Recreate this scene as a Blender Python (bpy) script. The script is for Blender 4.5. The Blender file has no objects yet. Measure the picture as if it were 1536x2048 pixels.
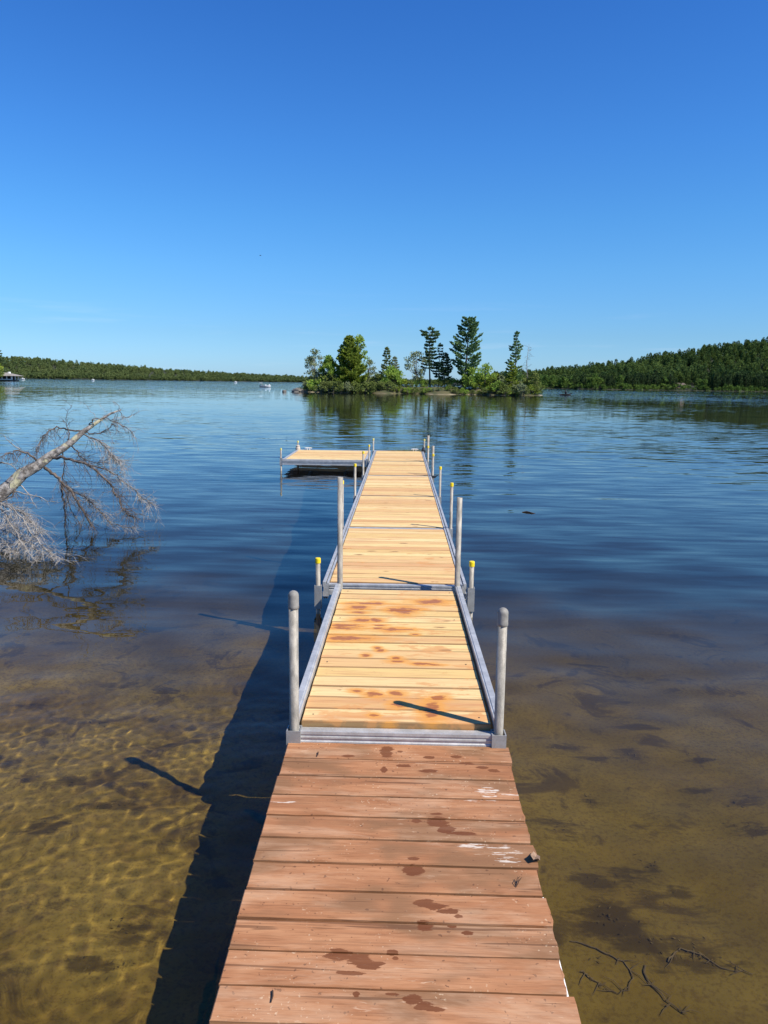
import bpy, bmesh, math, random
import numpy as np
from mathutils import Matrix, Vector, Euler

sc = bpy.context.scene
COL = sc.collection
R = math.radians

# ------------------------------------------------------------------ camera
WATER = 0.0
DECK = 0.25                                    # deck top above the water
F_PX, PITCH, YAW, ROLL = 1475.0, 0.1745, -0.0199, 0.0155
CAM = Vector((0.0215, -5.968, DECK + 1.6645))
_fw = Vector((math.sin(YAW) * math.cos(PITCH), math.cos(YAW) * math.cos(PITCH), -math.sin(PITCH)))
_ri = Vector((math.cos(YAW), -math.sin(YAW), 0))
_up = _ri.cross(_fw)
_r2 = _ri * math.cos(ROLL) + _up * math.sin(ROLL)
_u2 = _up * math.cos(ROLL) - _ri * math.sin(ROLL)
cam = bpy.data.cameras.new('camera')
cam.sensor_fit = 'VERTICAL'; cam.sensor_height = 24.0
cam.lens = 24.0 * F_PX / 2048.0
cam.clip_start = 0.05; cam.clip_end = 9000
cam_o = bpy.data.objects.new('camera', cam); COL.objects.link(cam_o)
m4 = Matrix((_r2, _u2, -_fw)).transposed().to_4x4(); m4.translation = CAM
cam_o.matrix_world = m4
sc.camera = cam_o

# ------------------------------------------------------------------ sky, sun, exposure
SUN_EL = R(47.0)
SUN = Vector((0.883 * math.cos(SUN_EL), -0.47 * math.cos(SUN_EL), math.sin(SUN_EL)))
world = bpy.data.worlds.new('World'); sc.world = world; world.use_nodes = True
wn, wl = world.node_tree.nodes, world.node_tree.links
sky = wn.new('ShaderNodeTexSky'); sky.sky_type = 'NISHITA'; sky.sun_disc = False
sky.sun_elevation = SUN_EL; sky.sun_rotation = math.atan2(SUN.x, SUN.y)
sky.air_density = 1.0; sky.dust_density = 0.3; sky.ozone_density = 2.0
wtc = wn.new('ShaderNodeTexCoord'); wsep = wn.new('ShaderNodeSeparateXYZ'); wl.new(wtc.outputs['Generated'], wsep.inputs[0])
wramp = wn.new('ShaderNodeValToRGB'); wl.new(wsep.outputs['Z'], wramp.inputs[0])
els = wramp.color_ramp.elements
stops = [(0.0, (.42, .70, 1.24)), (.06, (.37, .645, 1.02)), (.14, (.345, .71, 1.09)), (.2, (.31, .72, 1.14)), (.28, (.27, .69, 1.2)), (.42, (.212, .605, 1.19))]
els[0].position = stops[0][0]; els[0].color = (*stops[0][1], 1)
els[1].position = stops[-1][0]; els[1].color = (*stops[-1][1], 1)
for p_, c_ in stops[1:-1]:
    e_ = els.new(p_); e_.color = (*c_, 1)
wmul = wn.new('ShaderNodeVectorMath'); wmul.operation = 'MULTIPLY'
wl.new(sky.outputs[0], wmul.inputs[0]); wl.new(wramp.outputs[0], wmul.inputs[1])
wst = wn.new('ShaderNodeVectorMath'); wst.operation = 'MULTIPLY'; wst.inputs[1].default_value = (5, 5, 70); wl.new(wtc.outputs['Generated'], wst.inputs[0])
wno = wn.new('ShaderNodeTexNoise'); wno.inputs['Scale'].default_value = 1.0; wno.inputs['Detail'].default_value = 5; wl.new(wst.outputs[0], wno.inputs['Vector'])
wmr = wn.new('ShaderNodeMapRange'); wmr.interpolation_type = 'SMOOTHSTEP'; wmr.inputs[1].default_value = .56; wmr.inputs[2].default_value = .74; wl.new(wno.outputs['Fac'], wmr.inputs[0])
wbn = wn.new('ShaderNodeMapRange'); wbn.interpolation_type = 'SMOOTHSTEP'; wbn.inputs[1].default_value = .13; wbn.inputs[2].default_value = .05; wl.new(wsep.outputs['Z'], wbn.inputs[0])
wmm = wn.new('ShaderNodeMath'); wmm.operation = 'MULTIPLY'; wl.new(wmr.outputs[0], wmm.inputs[0]); wl.new(wbn.outputs[0], wmm.inputs[1])
wcl = wn.new('ShaderNodeVectorMath'); wcl.operation = 'SCALE'; wcl.inputs[0].default_value = (.5, .3, .18); wl.new(wmm.outputs[0], wcl.inputs['Scale'])
wad = wn.new('ShaderNodeVectorMath'); wad.operation = 'ADD'; wl.new(wmul.outputs[0], wad.inputs[0]); wl.new(wcl.outputs[0], wad.inputs[1]); wmul = wad      # thin high cloud near the horizon
wbg = wn['Background']; wbg.inputs['Strength'].default_value = 0.10
wl.new(wmul.outputs[0], wbg.inputs['Color'])
sun_l = bpy.data.lights.new('sun', 'SUN'); sun_l.energy = 5.0; sun_l.angle = R(0.53); sun_l.color = (1.0, 0.92, 0.79)
sun_o = bpy.data.objects.new('sun', sun_l); COL.objects.link(sun_o)
sun_o.rotation_euler = SUN.to_track_quat('Z', 'Y').to_euler()
sun_l.cycles.is_caustics_light = True
vs = sc.view_settings
vs.view_transform = 'Standard'; vs.look = 'None'; vs.exposure = 0.5; vs.gamma = 1.0; vs.use_curve_mapping = False
cy = sc.cycles
cy.use_denoising = True; cy.max_bounces = 8; cy.diffuse_bounces = 2; cy.glossy_bounces = 4; cy.transmission_bounces = 6
cy.transparent_max_bounces = 8; cy.sample_clamp_indirect = 4.0; cy.blur_glossy = 0.3

# ------------------------------------------------------------------ pixel -> place helpers (photo is 1536 x 2048)
def ray(u, v):
    return (_fw * F_PX + _r2 * (u - 768) + _u2 * (1024 - v)).normalized()
def on_z(u, v, z):
    d = ray(u, v); return CAM + d * ((z - CAM.z) / d.z)
def on_y(u, v, y):
    d = ray(u, v); return CAM + d * ((y - CAM.y) / d.y)

# ------------------------------------------------------------------ mesh helpers
class MB:
    def __init__(s): s.v = []; s.f = []
    def add(s, V, Fs):
        o = len(s.v); s.v += [tuple(p) for p in V]; s.f += [tuple(i + o for i in f) for f in Fs]; return s
    def box(s, x0, x1, y0, y1, z0, z1, c=0.0):
        if c <= 0:
            V = [(x0,y0,z0),(x1,y0,z0),(x1,y1,z0),(x0,y1,z0),(x0,y0,z1),(x1,y0,z1),(x1,y1,z1),(x0,y1,z1)]
            return s.add(V, [(0,3,2,1),(4,5,6,7),(0,1,5,4),(1,2,6,5),(2,3,7,6),(3,0,4,7)])
        V = [(x0,y0,z0),(x1,y0,z0),(x1,y1,z0),(x0,y1,z0),(x0,y0,z1-c),(x1,y0,z1-c),(x1,y1,z1-c),(x0,y1,z1-c),
             (x0+c,y0+c,z1),(x1-c,y0+c,z1),(x1-c,y1-c,z1),(x0+c,y1-c,z1)]
        return s.add(V, [(0,3,2,1),(0,1,5,4),(1,2,6,5),(2,3,7,6),(3,0,4,7),(4,5,9,8),(5,6,10,9),(6,7,11,10),(7,4,8,11),(8,9,10,11)])
    def tube(s, pts, rad, n=6, cap=True):
        pts = [Vector(p) for p in pts]; V = []; Fs = []
        t0 = (pts[1] - pts[0]).normalized()
        a = t0.orthogonal().normalized()
        for i, p in enumerate(pts):
            t = (pts[min(i+1, len(pts)-1)] - pts[max(i-1, 0)])
            t = t.normalized() if t.length > 1e-9 else t0
            a = (a - t * a.dot(t)); a = a.normalized() if a.length > 1e-6 else t.orthogonal().normalized()
            b = t.cross(a); r = rad[i] if hasattr(rad, '__len__') else rad
            for k in range(n):
                q = 2 * math.pi * k / n
                V.append(p + a * (r * math.cos(q)) + b * (r * math.sin(q)))
        for i in range(len(pts) - 1):
            for k in range(n):
                k2 = (k + 1) % n
                Fs.append((i*n+k, i*n+k2, (i+1)*n+k2, (i+1)*n+k))
        if cap:
            Fs.append(tuple(range(n-1, -1, -1))); m = (len(pts)-1) * n; Fs.append(tuple(range(m, m+n)))
        return s.add(V, Fs)
    def lathe(s, prof, n=16, at=(0,0,0)):
        V = []; Fs = []
        for r, z in prof:
            for k in range(n):
                q = 2*math.pi*k/n; V.append((at[0]+r*math.cos(q), at[1]+r*math.sin(q), at[2]+z))
        for i in range(len(prof)-1):
            for k in range(n):
                k2 = (k+1) % n; Fs.append((i*n+k, i*n+k2, (i+1)*n+k2, (i+1)*n+k))
        Fs.append(tuple(range(n-1, -1, -1))); m = (len(prof)-1)*n; Fs.append(tuple(range(m, m+n)))
        return s.add(V, Fs)
    def prism(s, poly, axis, a, b):                # poly = 2-D outline, extruded along an axis
        def P(p, t):
            return (t, p[0], p[1]) if axis == 'x' else (p[0], t, p[1]) if axis == 'y' else (p[0], p[1], t)
        n = len(poly); V = [P(p, a) for p in poly] + [P(p, b) for p in poly]
        Fs = [(i, (i+1) % n, n+(i+1) % n, n+i) for i in range(n)] + [tuple(range(n-1, -1, -1)), tuple(range(n, 2*n))]
        return s.add(V, Fs)
    def mesh(s, name, mat=None, smooth=False):
        me = bpy.data.meshes.new(name); me.from_pydata(s.v, [], s.f)
        bm = bmesh.new(); bm.from_mesh(me); bmesh.ops.recalc_face_normals(bm, faces=bm.faces[:]); bm.to_mesh(me); bm.free()
        if smooth: me.shade_smooth()
        if mat: me.materials.append(mat)
        return me
    def build(s, name, mat, parent=None, smooth=False):
        return link(bpy.data.objects.new(name, s.mesh(name, mat, smooth)), parent)

def link(o, parent=None):
    COL.objects.link(o)
    if parent is not None: o.parent = parent
    return o
def np_mesh(name, V, F, mat, smooth=False):
    V = np.asarray(V, np.float32); F = np.asarray(F, np.int32); k = F.shape[1]
    me = bpy.data.meshes.new(name); me.vertices.add(len(V)); me.vertices.foreach_set('co', V.ravel())
    me.loops.add(F.size); me.loops.foreach_set('vertex_index', F.ravel()); me.polygons.add(len(F))
    me.polygons.foreach_set('loop_start', np.arange(0, F.size, k, dtype=np.int32))
    if smooth: me.polygons.foreach_set('use_smooth', np.ones(len(F), bool))
    me.update(calc_edges=True)
    me.materials.append(mat); return me
def tag(o, label=None, cat=None, group=None, kind=None):
    if label: o['label'] = label
    if cat: o['category'] = cat
    if group: o['group'] = group
    if kind: o['kind'] = kind
    return o
def thing(name, label, cat, loc=(0,0,0), rot=(0,0,0), group=None):
    o = bpy.data.objects.new(name, None); o.empty_display_size = .2; COL.objects.link(o)
    o.location = loc; o.rotation_euler = rot
    return tag(o, label, cat, group)

# ------------------------------------------------------------------ materials
class NT:
    def __init__(s, name):
        s.m = bpy.data.materials.new(name); s.m.use_nodes = True; s.t = s.m.node_tree; s.n = s.t.nodes; s.l = s.t.links
        s.b = s.n['Principled BSDF']; s.out = s.n['Material Output']
    def new(s, t, **kw):
        n = s.n.new('ShaderNode' + t)
        for k, v in kw.items(): setattr(n, k, v)
        return n
    def set(s, inp, v):
        if isinstance(v, bpy.types.NodeSocket): s.l.new(v, inp)
        elif v is not None: inp.default_value = v
    def math(s, op, a, b=None, c=None, clamp=False):
        n = s.new('Math', operation=op, use_clamp=clamp); s.set(n.inputs[0], a); s.set(n.inputs[1], b); s.set(n.inputs[2], c); return n.outputs[0]
    def vm(s, op, a, b=None):
        n = s.new('VectorMath', operation=op); s.set(n.inputs[0], a)
        if op == 'SCALE': s.set(n.inputs['Scale'], b)
        else: s.set(n.inputs[1], b)
        return n.outputs['Value'] if op in ('LENGTH', 'DOT_PRODUCT') else n.outputs['Vector']
    def noise(s, vec, scale, detail=4, rough=.55, dist=0.0, col=False):
        n = s.new('TexNoise'); s.set(n.inputs['Vector'], vec); n.inputs['Scale'].default_value = scale
        n.inputs['Detail'].default_value = detail; n.inputs['Roughness'].default_value = rough; n.inputs['Distortion'].default_value = dist
        return n.outputs['Color' if col else 'Fac']
    def ramp(s, fac, stops, interp='LINEAR'):
        n = s.new('ValToRGB'); s.set(n.inputs[0], fac); e = n.color_ramp.elements; n.color_ramp.interpolation = interp
        def c4(c): return (c, c, c, 1) if not hasattr(c, '__len__') else (*c, 1)
        e[0].position, e[0].color = stops[0][0], c4(stops[0][1]); e[1].position, e[1].color = stops[-1][0], c4(stops[-1][1])
        for p, c in stops[1:-1]:
            x = e.new(p); x.color = c4(c)
        return n.outputs[0]
    def mix(s, fac, a, b, mode='MIX'):
        n = s.new('Mix', data_type='RGBA', blend_type=mode)
        s.set(n.inputs[0], fac)
        for i, v in ((6, a), (7, b)):
            s.set(n.inputs[i], (*v, 1) if isinstance(v, tuple) and len(v) == 3 else v)
        return n.outputs[2]
    def smooth(s, x, lo, hi):
        n = s.new('MapRange', interpolation_type='SMOOTHSTEP'); s.set(n.inputs[0], x); n.inputs[1].default_value = lo; n.inputs[2].default_value = hi
        return n.outputs[0]
    def pos(s): return s.new('NewGeometry').outputs['Position']
    def rnd(s): return s.new('ObjectInfo').outputs['Random']
    def bump(s, h, strength=.3, dist=.01):
        n = s.new('Bump'); n.inputs['Strength'].default_value = strength; n.inputs['Distance'].default_value = dist; s.set(n.inputs['Height'], h)
        s.l.new(n.outputs[0], s.b.inputs['Normal'])
    def base(s, c): s.set(s.b.inputs['Base Color'], (*c, 1) if isinstance(c, tuple) else c)
    def rough(s, r): s.set(s.b.inputs['Roughness'], r)

def grain_vec(t, sx, sy, rnd):
    v = t.vm('MULTIPLY', t.pos(), (sx, sy, sy)); off = t.new('CombineXYZ'); t.set(off.inputs[0], t.math('MULTIPLY', rnd, 97.0)); t.set(off.inputs[1], t.math('MULTIPLY', rnd, 53.0))
    return t.vm('ADD', v, off.outputs[0])

def ellipses(t, spots, wob=.35, wscale=28.0):
    """signed field: < 1 inside any of the irregular spots (x, y, rx, ry)"""
    p = t.pos(); nz = t.noise(t.vm('MULTIPLY', p, (.4, 1.7, 1)), wscale, 5, .7); cur = None
    nzl = t.math('MULTIPLY', t.math('SUBTRACT', nz, .5), wob * 4)
    for x, y, rx, ry in spots:
        d = t.vm('MULTIPLY', t.vm('SUBTRACT', p, (x, y, 0)), (1/rx, 1/ry, 0)); L = t.vm('LENGTH', d)
        cur = L if cur is None else t.math('MINIMUM', cur, L)
    return t.math('ADD', cur, nzl)

def mat_cedar(name, stains=None, blotch=0.0):
    t = NT(name); rnd = t.rnd()
    g1 = t.noise(grain_vec(t, 1.3, 22, rnd), 1.0, 5, .6, .4)
    g2 = t.noise(grain_vec(t, 5, 120, rnd), 1.0, 3, .6)
    tone = t.ramp(rnd, [(0, (.64,.445,.175)), (.2, (.72,.55,.25)), (.38, (.59,.35,.15)), (.52, (.70,.52,.225)), (.68, (.57,.325,.135)), (.84, (.74,.58,.28)), (1, (.54,.28,.12))], 'LINEAR')
    pink = t.mix(t.math('MULTIPLY', t.smooth(g1, .48, .70), .75), tone, (.50,.24,.11))
    c = t.mix(t.math('MULTIPLY', t.smooth(g2, .48, .7), .45), pink, (.36,.18,.06))
    # knots
    vo = t.new('TexVoronoi'); vv = grain_vec(t, 4.2, 9.5, rnd); nzv = t.noise(t.pos(), 30, 2, .5, 0, True)
    t.l.new(t.vm('ADD', vv, t.vm('SCALE', nzv, .25)), vo.inputs['Vector']); vo.inputs['Scale'].default_value = 1.0
    sepc = t.new('SeparateColor'); t.l.new(vo.outputs['Color'], sepc.inputs[0])
    size = t.math('MULTIPLY', t.smooth(sepc.outputs[0], .45, 1.0), .2)
    kn = t.smooth(t.math('SUBTRACT', vo.outputs['Distance'], size), .05, -.06)
    ring = t.math('MULTIPLY', kn, .85)
    c = t.mix(ring, c, (.25,.115,.045))
    # dirt flecks
    fl = t.smooth(t.noise(t.vm('MULTIPLY', t.pos(), (40, 90, 40)), 1.0, 2, .5), .70, .76)
    c = t.mix(t.math('MULTIPLY', fl, .5), c, (.16,.085,.04))
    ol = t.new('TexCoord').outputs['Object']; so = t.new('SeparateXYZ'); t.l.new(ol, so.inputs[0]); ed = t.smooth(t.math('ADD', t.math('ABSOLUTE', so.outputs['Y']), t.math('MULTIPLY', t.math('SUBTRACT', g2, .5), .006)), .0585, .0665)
    c = t.mix(t.math('MULTIPLY', ed, .72), c, (.17,.085,.035))            # grime plus the shade of the gaps, painted along the plank edges
    rough = .62
    if blotch > 0:
        b1 = t.noise(t.vm('MULTIPLY', t.pos(), (5, 11, 5)), 1.0, 4, .6, .3)
        b2 = t.noise(t.vm('MULTIPLY', t.pos(), (1.1, 1.3, 1)), 1.0, 1, .5)
        mm = t.smooth(t.math('ADD', b1, t.math('MULTIPLY', b2, .45)), .88 - blotch, .97 - blotch)
        c = t.mix(t.math('MULTIPLY', mm, .7), c, (.55,.26,.09))
    if stains:
        d = ellipses(t, stains, .95, 30)
        halo = t.smooth(d, 3.0, 1.0); core = t.smooth(d, 1.1, .7)
        c = t.mix(t.math('MULTIPLY', halo, .9), c, (.60,.27,.055))
        c = t.mix(t.math('MULTIPLY', core, .82), c, (.29,.085,.02))
        rough = t.math('SUBTRACT', .62, t.math('MULTIPLY', core, .3))
    t.base(c); t.rough(rough); t.b.inputs['Specular IOR Level'].default_value = .25
    t.bump(g2, .25, .002)
    return t.m

def mat_pier(wet, white):
    t = NT('stained_wood'); rnd = t.rnd(); p = t.pos()
    g1 = t.noise(grain_vec(t, 2.2, 26, rnd), 1.0, 6, .62, .5)
    g2 = t.noise(grain_vec(t, 9, 150, rnd), 1.0, 3, .6)
    big = t.noise(grain_vec(t, 2.5, 5, rnd), 1.0, 3, .55)
    tone = t.mix(t.math('MULTIPLY', rnd, .8), (.335,.148,.068), (.265,.112,.050))
    c = t.mix(t.smooth(g1, .35, .75), tone, (.42,.205,.10))
    c = t.mix(t.math('MULTIPLY', t.smooth(g2, .5, .7), .55), c, (.19,.080,.034))
    c = t.mix(t.math('MULTIPLY', t.smooth(big, .46, .62), .7), c, (.185,.100,.050))     # grey-brown dirt patches
    c = t.mix(t.math('MULTIPLY', t.smooth(big, .44, .28), .5), c, (.47,.245,.125))
    # scuffs down to pale wood, small pollen / lichen crumbs
    sc1 = t.smooth(t.noise(t.vm('MULTIPLY', p, (9, 60, 9)), 1.0, 4, .65, .6), .62, .68)
    area = t.smooth(t.noise(p, 3.3, 2, .5), .46, .6)
    c = t.mix(t.math('MULTIPLY', t.math('MULTIPLY', sc1, area), .5), c, (.58,.42,.29))
    crumbs = t.smooth(t.noise(p, 85, 2, .5),   .65, .71); area2 = t.smooth(t.noise(t.vm('ADD', p, (7, 3, 1)), 5.5, 2, .6), .52, .60)
    c = t.mix(t.math('MULTIPLY', t.math('MULTIPLY', crumbs, area2), .42), c, (.72,.58,.40))
    specks = t.smooth(t.noise(t.vm('ADD', p, (3, 9, 2)), 62, 2, .5), .68, .71)
    c = t.mix(t.math('MULTIPLY', specks, .7), c, (.10,.045,.025))
    dust = t.smooth(t.noise(grain_vec(t, 1.6, 9, rnd), 1.0, 5, .7, .4), .46, .66)
    c = t.mix(t.math('MULTIPLY', dust, .42), c, (.50,.325,.205))
    streak2 = t.smooth(t.noise(grain_vec(t, .9, 70, rnd), 1.0, 4, .65, .3), .52, .64)
    c = t.mix(t.math('MULTIPLY', streak2, .38), c, (.20,.095,.048))
    crk = t.smooth(t.noise(grain_vec(t, 1.1, 34, rnd), 1.0, 2, .5, .8), .655, .675)
    c = t.mix(t.math('MULTIPLY', crk, .6), c, (.09,.04,.02))
    dw = ellipses(t, white, .55, 45)
    streak = t.smooth(t.noise(t.vm('MULTIPLY', p, (14, 110, 14)), 1.0, 3, .6), .50, .56)
    c = t.mix(t.math('MULTIPLY', t.math('MULTIPLY', t.smooth(dw, 1.15, .8), streak), .7), c, (.66,.60,.52))
    d = ellipses(t, wet, .6, 30); core = t.smooth(d, 1.06, .9)
    fibre = t.math('ADD', .72, t.math('MULTIPLY', t.smooth(g1, .3, .7), .24))
    c = t.mix(t.math('MULTIPLY', core, fibre), c, (.135,.045,.016))
    t.base(c); t.rough(t.math('SUBTRACT', .75, t.math('MULTIPLY', core, .28))); t.b.inputs['Specular IOR Level'].default_value = .22
    t.bump(t.math('ADD', g2, t.math('MULTIPLY', g1, .6)), .5, .003)
    return t.m

def mat_metal(name, col, rough, metallic=1.0, var=.25, scale=9.0, stretch=(1,1,1)):
    t = NT(name); n1 = t.noise(t.vm('MULTIPLY', t.pos(), stretch), scale, 4, .6); n2 = t.noise(t.pos(), scale * 9, 3, .6)
    f = t.math('ADD', t.math('MULTIPLY', n1, .7), t.math('MULTIPLY', n2, .3))
    c = t.mix(t.smooth(f, .35, .68), tuple(x * (1 - var) for x in col), col)
    t.base(c); t.rough(t.math('ADD', rough - .08, t.math('MULTIPLY', n1, .2))); t.b.inputs['Metallic'].default_value = metallic
    t.bump(n2, .08, .002)
    return t.m
def mat_plain(name, col, rough=.6, var=.15, scale=12.0):
    t = NT(name); n1 = t.noise(t.pos(), scale, 4, .6)
    t.base(t.mix(t.smooth(n1, .3, .7), tuple(x * (1 - var) for x in col), tuple(min(1, x * (1 + var)) for x in col))); t.rough(rough)
    return t.m
def mat_leaf(name, a, b, c2, transl=.3, scale=.55):
    """foliage: colour varies from tree to tree and from clump to clump"""
    t = NT(name); n1 = t.noise(t.pos(), scale, 3, .6); n2 = t.noise(t.pos(), scale * 6, 2, .5)
    c = t.mix(t.smooth(t.math('ADD', t.math('MULTIPLY', n1, .65), t.math('MULTIPLY', n2, .35)), .36, .64), a, b)
    c = t.mix(t.math('MULTIPLY', t.rnd(), .7), c, c2)
    t.n.remove(t.b); d = t.new('BsdfDiffuse'); tr = t.new('BsdfTranslucent'); mx = t.new('MixShader'); mx.inputs[0].default_value = transl
    t.l.new(c, d.inputs[0]); t.l.new(c, tr.inputs[0]); t.l.new(d.outputs[0], mx.inputs[1]); t.l.new(tr.outputs[0], mx.inputs[2]); t.l.new(mx.outputs[0], t.out.inputs[0])
    return t.m
def mat_bark(name, a, b, scale=6.0, st=(3, 3, 1), rough=.9, lichen=None):
    t = NT(name); n1 = t.noise(t.vm('MULTIPLY', t.pos(), st), scale, 5, .65)
    c = t.mix(t.smooth(n1, .35, .65), a, b)
    if lichen:
        l = t.smooth(t.noise(t.pos(), 7.0, 3, .55), .56, .62); c = t.mix(t.math('MULTIPLY', l, .85), c, lichen)
    t.base(c); t.rough(rough); t.bump(n1, 1.0, .03)
    return t.m

M = {}
M['alu'] = mat_metal('aluminium', (.54,.545,.54), .45, .35, .3, 14, (1,1,1))
M['alu_dark'] = mat_metal('weathered_aluminium', (.38,.385,.38), .5, .4, .25, 14)
M['galv'] = mat_metal('galvanised_pipe', (.40,.37,.315), .6, .1, .55, 30, (1,1,.35))
M['yellow'] = mat_plain('yellow_plastic', (.78,.60,.01), .45, .08)
M['yellow_pale'] = mat_plain('faded_yellow_plastic', (.66,.60,.16), .5, .08)
M['grey_cap'] = mat_plain('grey_rubber', (.22,.21,.19), .65, .2, 40)
M['black'] = mat_plain('black_plastic', (.02,.02,.022), .5)
M['white'] = mat_plain('white_gelcoat', (.8,.8,.78), .35, .05)
M['rope'] = mat_plain('rope', (.45,.40,.33), .9)
M['dark_timber'] = mat_plain('dark_timber', (.07,.05,.035), .85, .3)

# ------------------------------------------------------------------ terrain: lake bed, lake
rng = np.random.default_rng(7)
def smoothstep(a, b, x):
    t = np.clip((x - a) / (b - a), 0, 1); return t * t * (3 - 2 * t)
def axis(a, b, s, lim, g):
    c = list(np.arange(a, b, s)); st = s; x = c[-1]
    while x < lim: st *= g; x += st; c.append(x)
    return c
def grid(xs, ys):
    X, Y = np.meshgrid(np.array(xs), np.array(ys)); nx, ny = len(xs), len(ys)
    i = np.arange(nx * ny).reshape(ny, nx)
    return X, Y, np.stack([i[:-1,:-1], i[:-1,1:], i[1:,1:], i[1:,:-1]], -1).reshape(-1, 4)

def bed_depth(y):
    return np.interp(y, [-14, -9, -7, -4.2, -1.5, 2, 6, 12, 30, 60, 4000], [.9, .25, -.12, -.36, -.56, -.95, -1.6, -2.6, -5, -8, -9])
def vnoise(X, Y, lam, seed):
    r = np.random.default_rng(seed); Z = np.zeros_like(X)
    for i in range(7):
        th = r.random() * 6.283; k = 6.283 / (lam * (.6 + .9 * r.random())); Z += np.sin(k * (np.cos(th) * X + np.sin(th) * Y) + r.random() * 6.283)
    return Z / 7 ** .5
xs = axis(0, 8, .12, 2600, 1.14); xs = [-v for v in xs[::-1]][:-1] + xs
ys = axis(-14, 10, .12, 3200, 1.14)
X, Y, F = grid(xs, ys)
Z = bed_depth(Y) + .035 * vnoise(X, Y, 2.2, 3) + .012 * vnoise(X, Y, .6, 4)
t = NT('lake_bed_sand'); p = t.pos(); sep = t.new('SeparateXYZ'); t.l.new(p, sep.inputs[0])
sand_n = t.noise(p, 1.6, 5, .6); fine = t.noise(p, 14, 4, .65); grit = t.noise(p, 48, 4, .7)
sand = t.mix(t.smooth(sand_n, .32, .68), (.155,.100,.017), (.25,.172,.033))
sand = t.mix(t.math('MULTIPLY', t.smooth(fine, .5, .72), .55), sand, (.14,.085,.025))
silt = t.smooth(t.math('ADD', sep.outputs['X'], t.math('MULTIPLY', sand_n, 1.6)), .4, 2.0)
sand = t.mix(t.math('MULTIPLY', silt, .55), sand, (.120,.083,.013))               # olive silt and algae on this side of the pier
sand = t.mix(t.math('MULTIPLY', t.smooth(grit, .46, .66), .6), sand, (.095,.058,.012))
patch = t.smooth(t.noise(p, 2.6, 7, .68, .8), .53, .63)
sand = t.mix(t.math('MULTIPLY', patch, .72), sand, (.062,.040,.012))
WEED_PX = [(95,1695,.09),(150,1605,.07),(285,1610,.07),(240,1650,.08),(205,1655,.07),(250,1915,.08),(180,1985,.07),(395,1620,.06),(1130,1525,.09),(1265,1540,.08),(1190,1545,.06),(1110,1690,.10),(1190,1795,.10),(1250,1785,.12),(1300,1830,.08),(1210,1870,.09),(1230,1895,.08),(1290,1930,.11),(1395,1935,.09),(1300,1760,.06),(1500,1700,.08),(1380,1960,.1),(1420,1950,.08),(60,1600,.06),(330,1400,.08),(420,1330,.07),(60,1450,.07),(200,1480,.06),(1400,1550,.07),(1480,1640,.08),(1180,1630,.06)]
def from_px(u, v):                                            # looked at through the surface: about 0.75 of the real depth
    q = on_z(u, v, -.34); return q.x, q.y
rr = random.Random(8)
det = []
for u, v, s_ in WEED_PX:
    x, y = from_px(u, v); det.append((x, y, s_ * rr.uniform(.7, 1.2), s_ * rr.uniform(.35, .6)))
for k in range(16): det.append((rr.uniform(-2.6, -.7) if k % 2 else rr.uniform(.9, 2.6), rr.uniform(-4.2, .5), rr.uniform(.04, .12), rr.uniform(.02, .05)))
dd_ = t.math('ADD', ellipses(t, det, 1.7, 7), t.math('MULTIPLY', t.math('SUBTRACT', fine, .5), 2.2))
sand = t.mix(t.math('MULTIPLY', t.smooth(dd_, 1.7, .5), .75), sand, (.052,.034,.009))     # leaf litter and weed lying on the sand
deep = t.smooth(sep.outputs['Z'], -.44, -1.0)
c = t.mix(deep, sand, (.030,.028,.013)); c = t.mix(t.smooth(sep.outputs['Z'], -1.1, -2.4), c, (.040,.041,.037))  # dark muck, with the water's absorption and scattered light painted into the deeper bed
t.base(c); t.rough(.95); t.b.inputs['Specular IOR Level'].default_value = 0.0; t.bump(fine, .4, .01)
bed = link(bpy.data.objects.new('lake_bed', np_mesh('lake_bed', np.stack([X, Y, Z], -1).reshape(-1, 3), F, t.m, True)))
tag(bed, kind='structure'); bed.cycles.is_caustics_receiver = True

# the lake surface: real ripples near the dock, the fine ripples far out as slope noise in the material
xr = axis(-.35, 2.9, .03, 2500, 1.06); xl = axis(0, 2.3, .0125, 2500, 1.055)
xs = [-.35 - v for v in xl[::-1]][:-1] + xr
ys = [-9.0, -8.0, -7.0, -6.3, -5.8, -5.3, -4.95] + axis(-4.7, -2.0, .0125, 3000, 1.035)
X, Y, F = grid(xs, ys)
sp = np.maximum(np.gradient(np.array(xs))[None, :], np.gradient(np.array(ys))[:, None])
Z = np.zeros_like(X); r_ = np.random.default_rng(11)
for i in range(40):
    lam = .25 * (1.9 / .25) ** r_.random(); th = math.pi / 2 + r_.normal() * .75; k = 6.283 / lam
    Z += .0065 / k * np.sin(k * (np.cos(th) * X + np.sin(th) * Y) + r_.random() * 6.283) * np.clip(lam / (4 * sp) - 1, 0, 1) * (.55 + .45 * smoothstep(-4.5, 1.0, Y))
lee = .3 + .7 * smoothstep(.3, -.6, X)                        # small ripples run in from the left of the pier
for i in range(44):
    lam = .048 * (.14 / .048) ** r_.random(); th = r_.random() * 6.283; k = 6.283 / lam
    Z += .0046 / k * np.sin(k * (np.cos(th) * X + np.sin(th) * Y) + r_.random() * 6.283) * np.clip(lam / (4 * sp) - .2, 0, 1) * lee
t = NT('lake_water'); t.n.remove(t.b); p = t.pos(); sep = t.new('SeparateXYZ'); t.l.new(p, sep.inputs[0])
def slope_field(scale, stretch, amp, off):
    q = t.vm('MULTIPLY', t.vm('ADD', p, off), stretch); c = t.noise(q, scale, 2, .5, 0, True)
    return t.vm('SCALE', t.vm('SUBTRACT', c, (.5, .5, .5)), amp)
far = t.smooth(sep.outputs['Y'], -3.2, 2.5)
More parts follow.
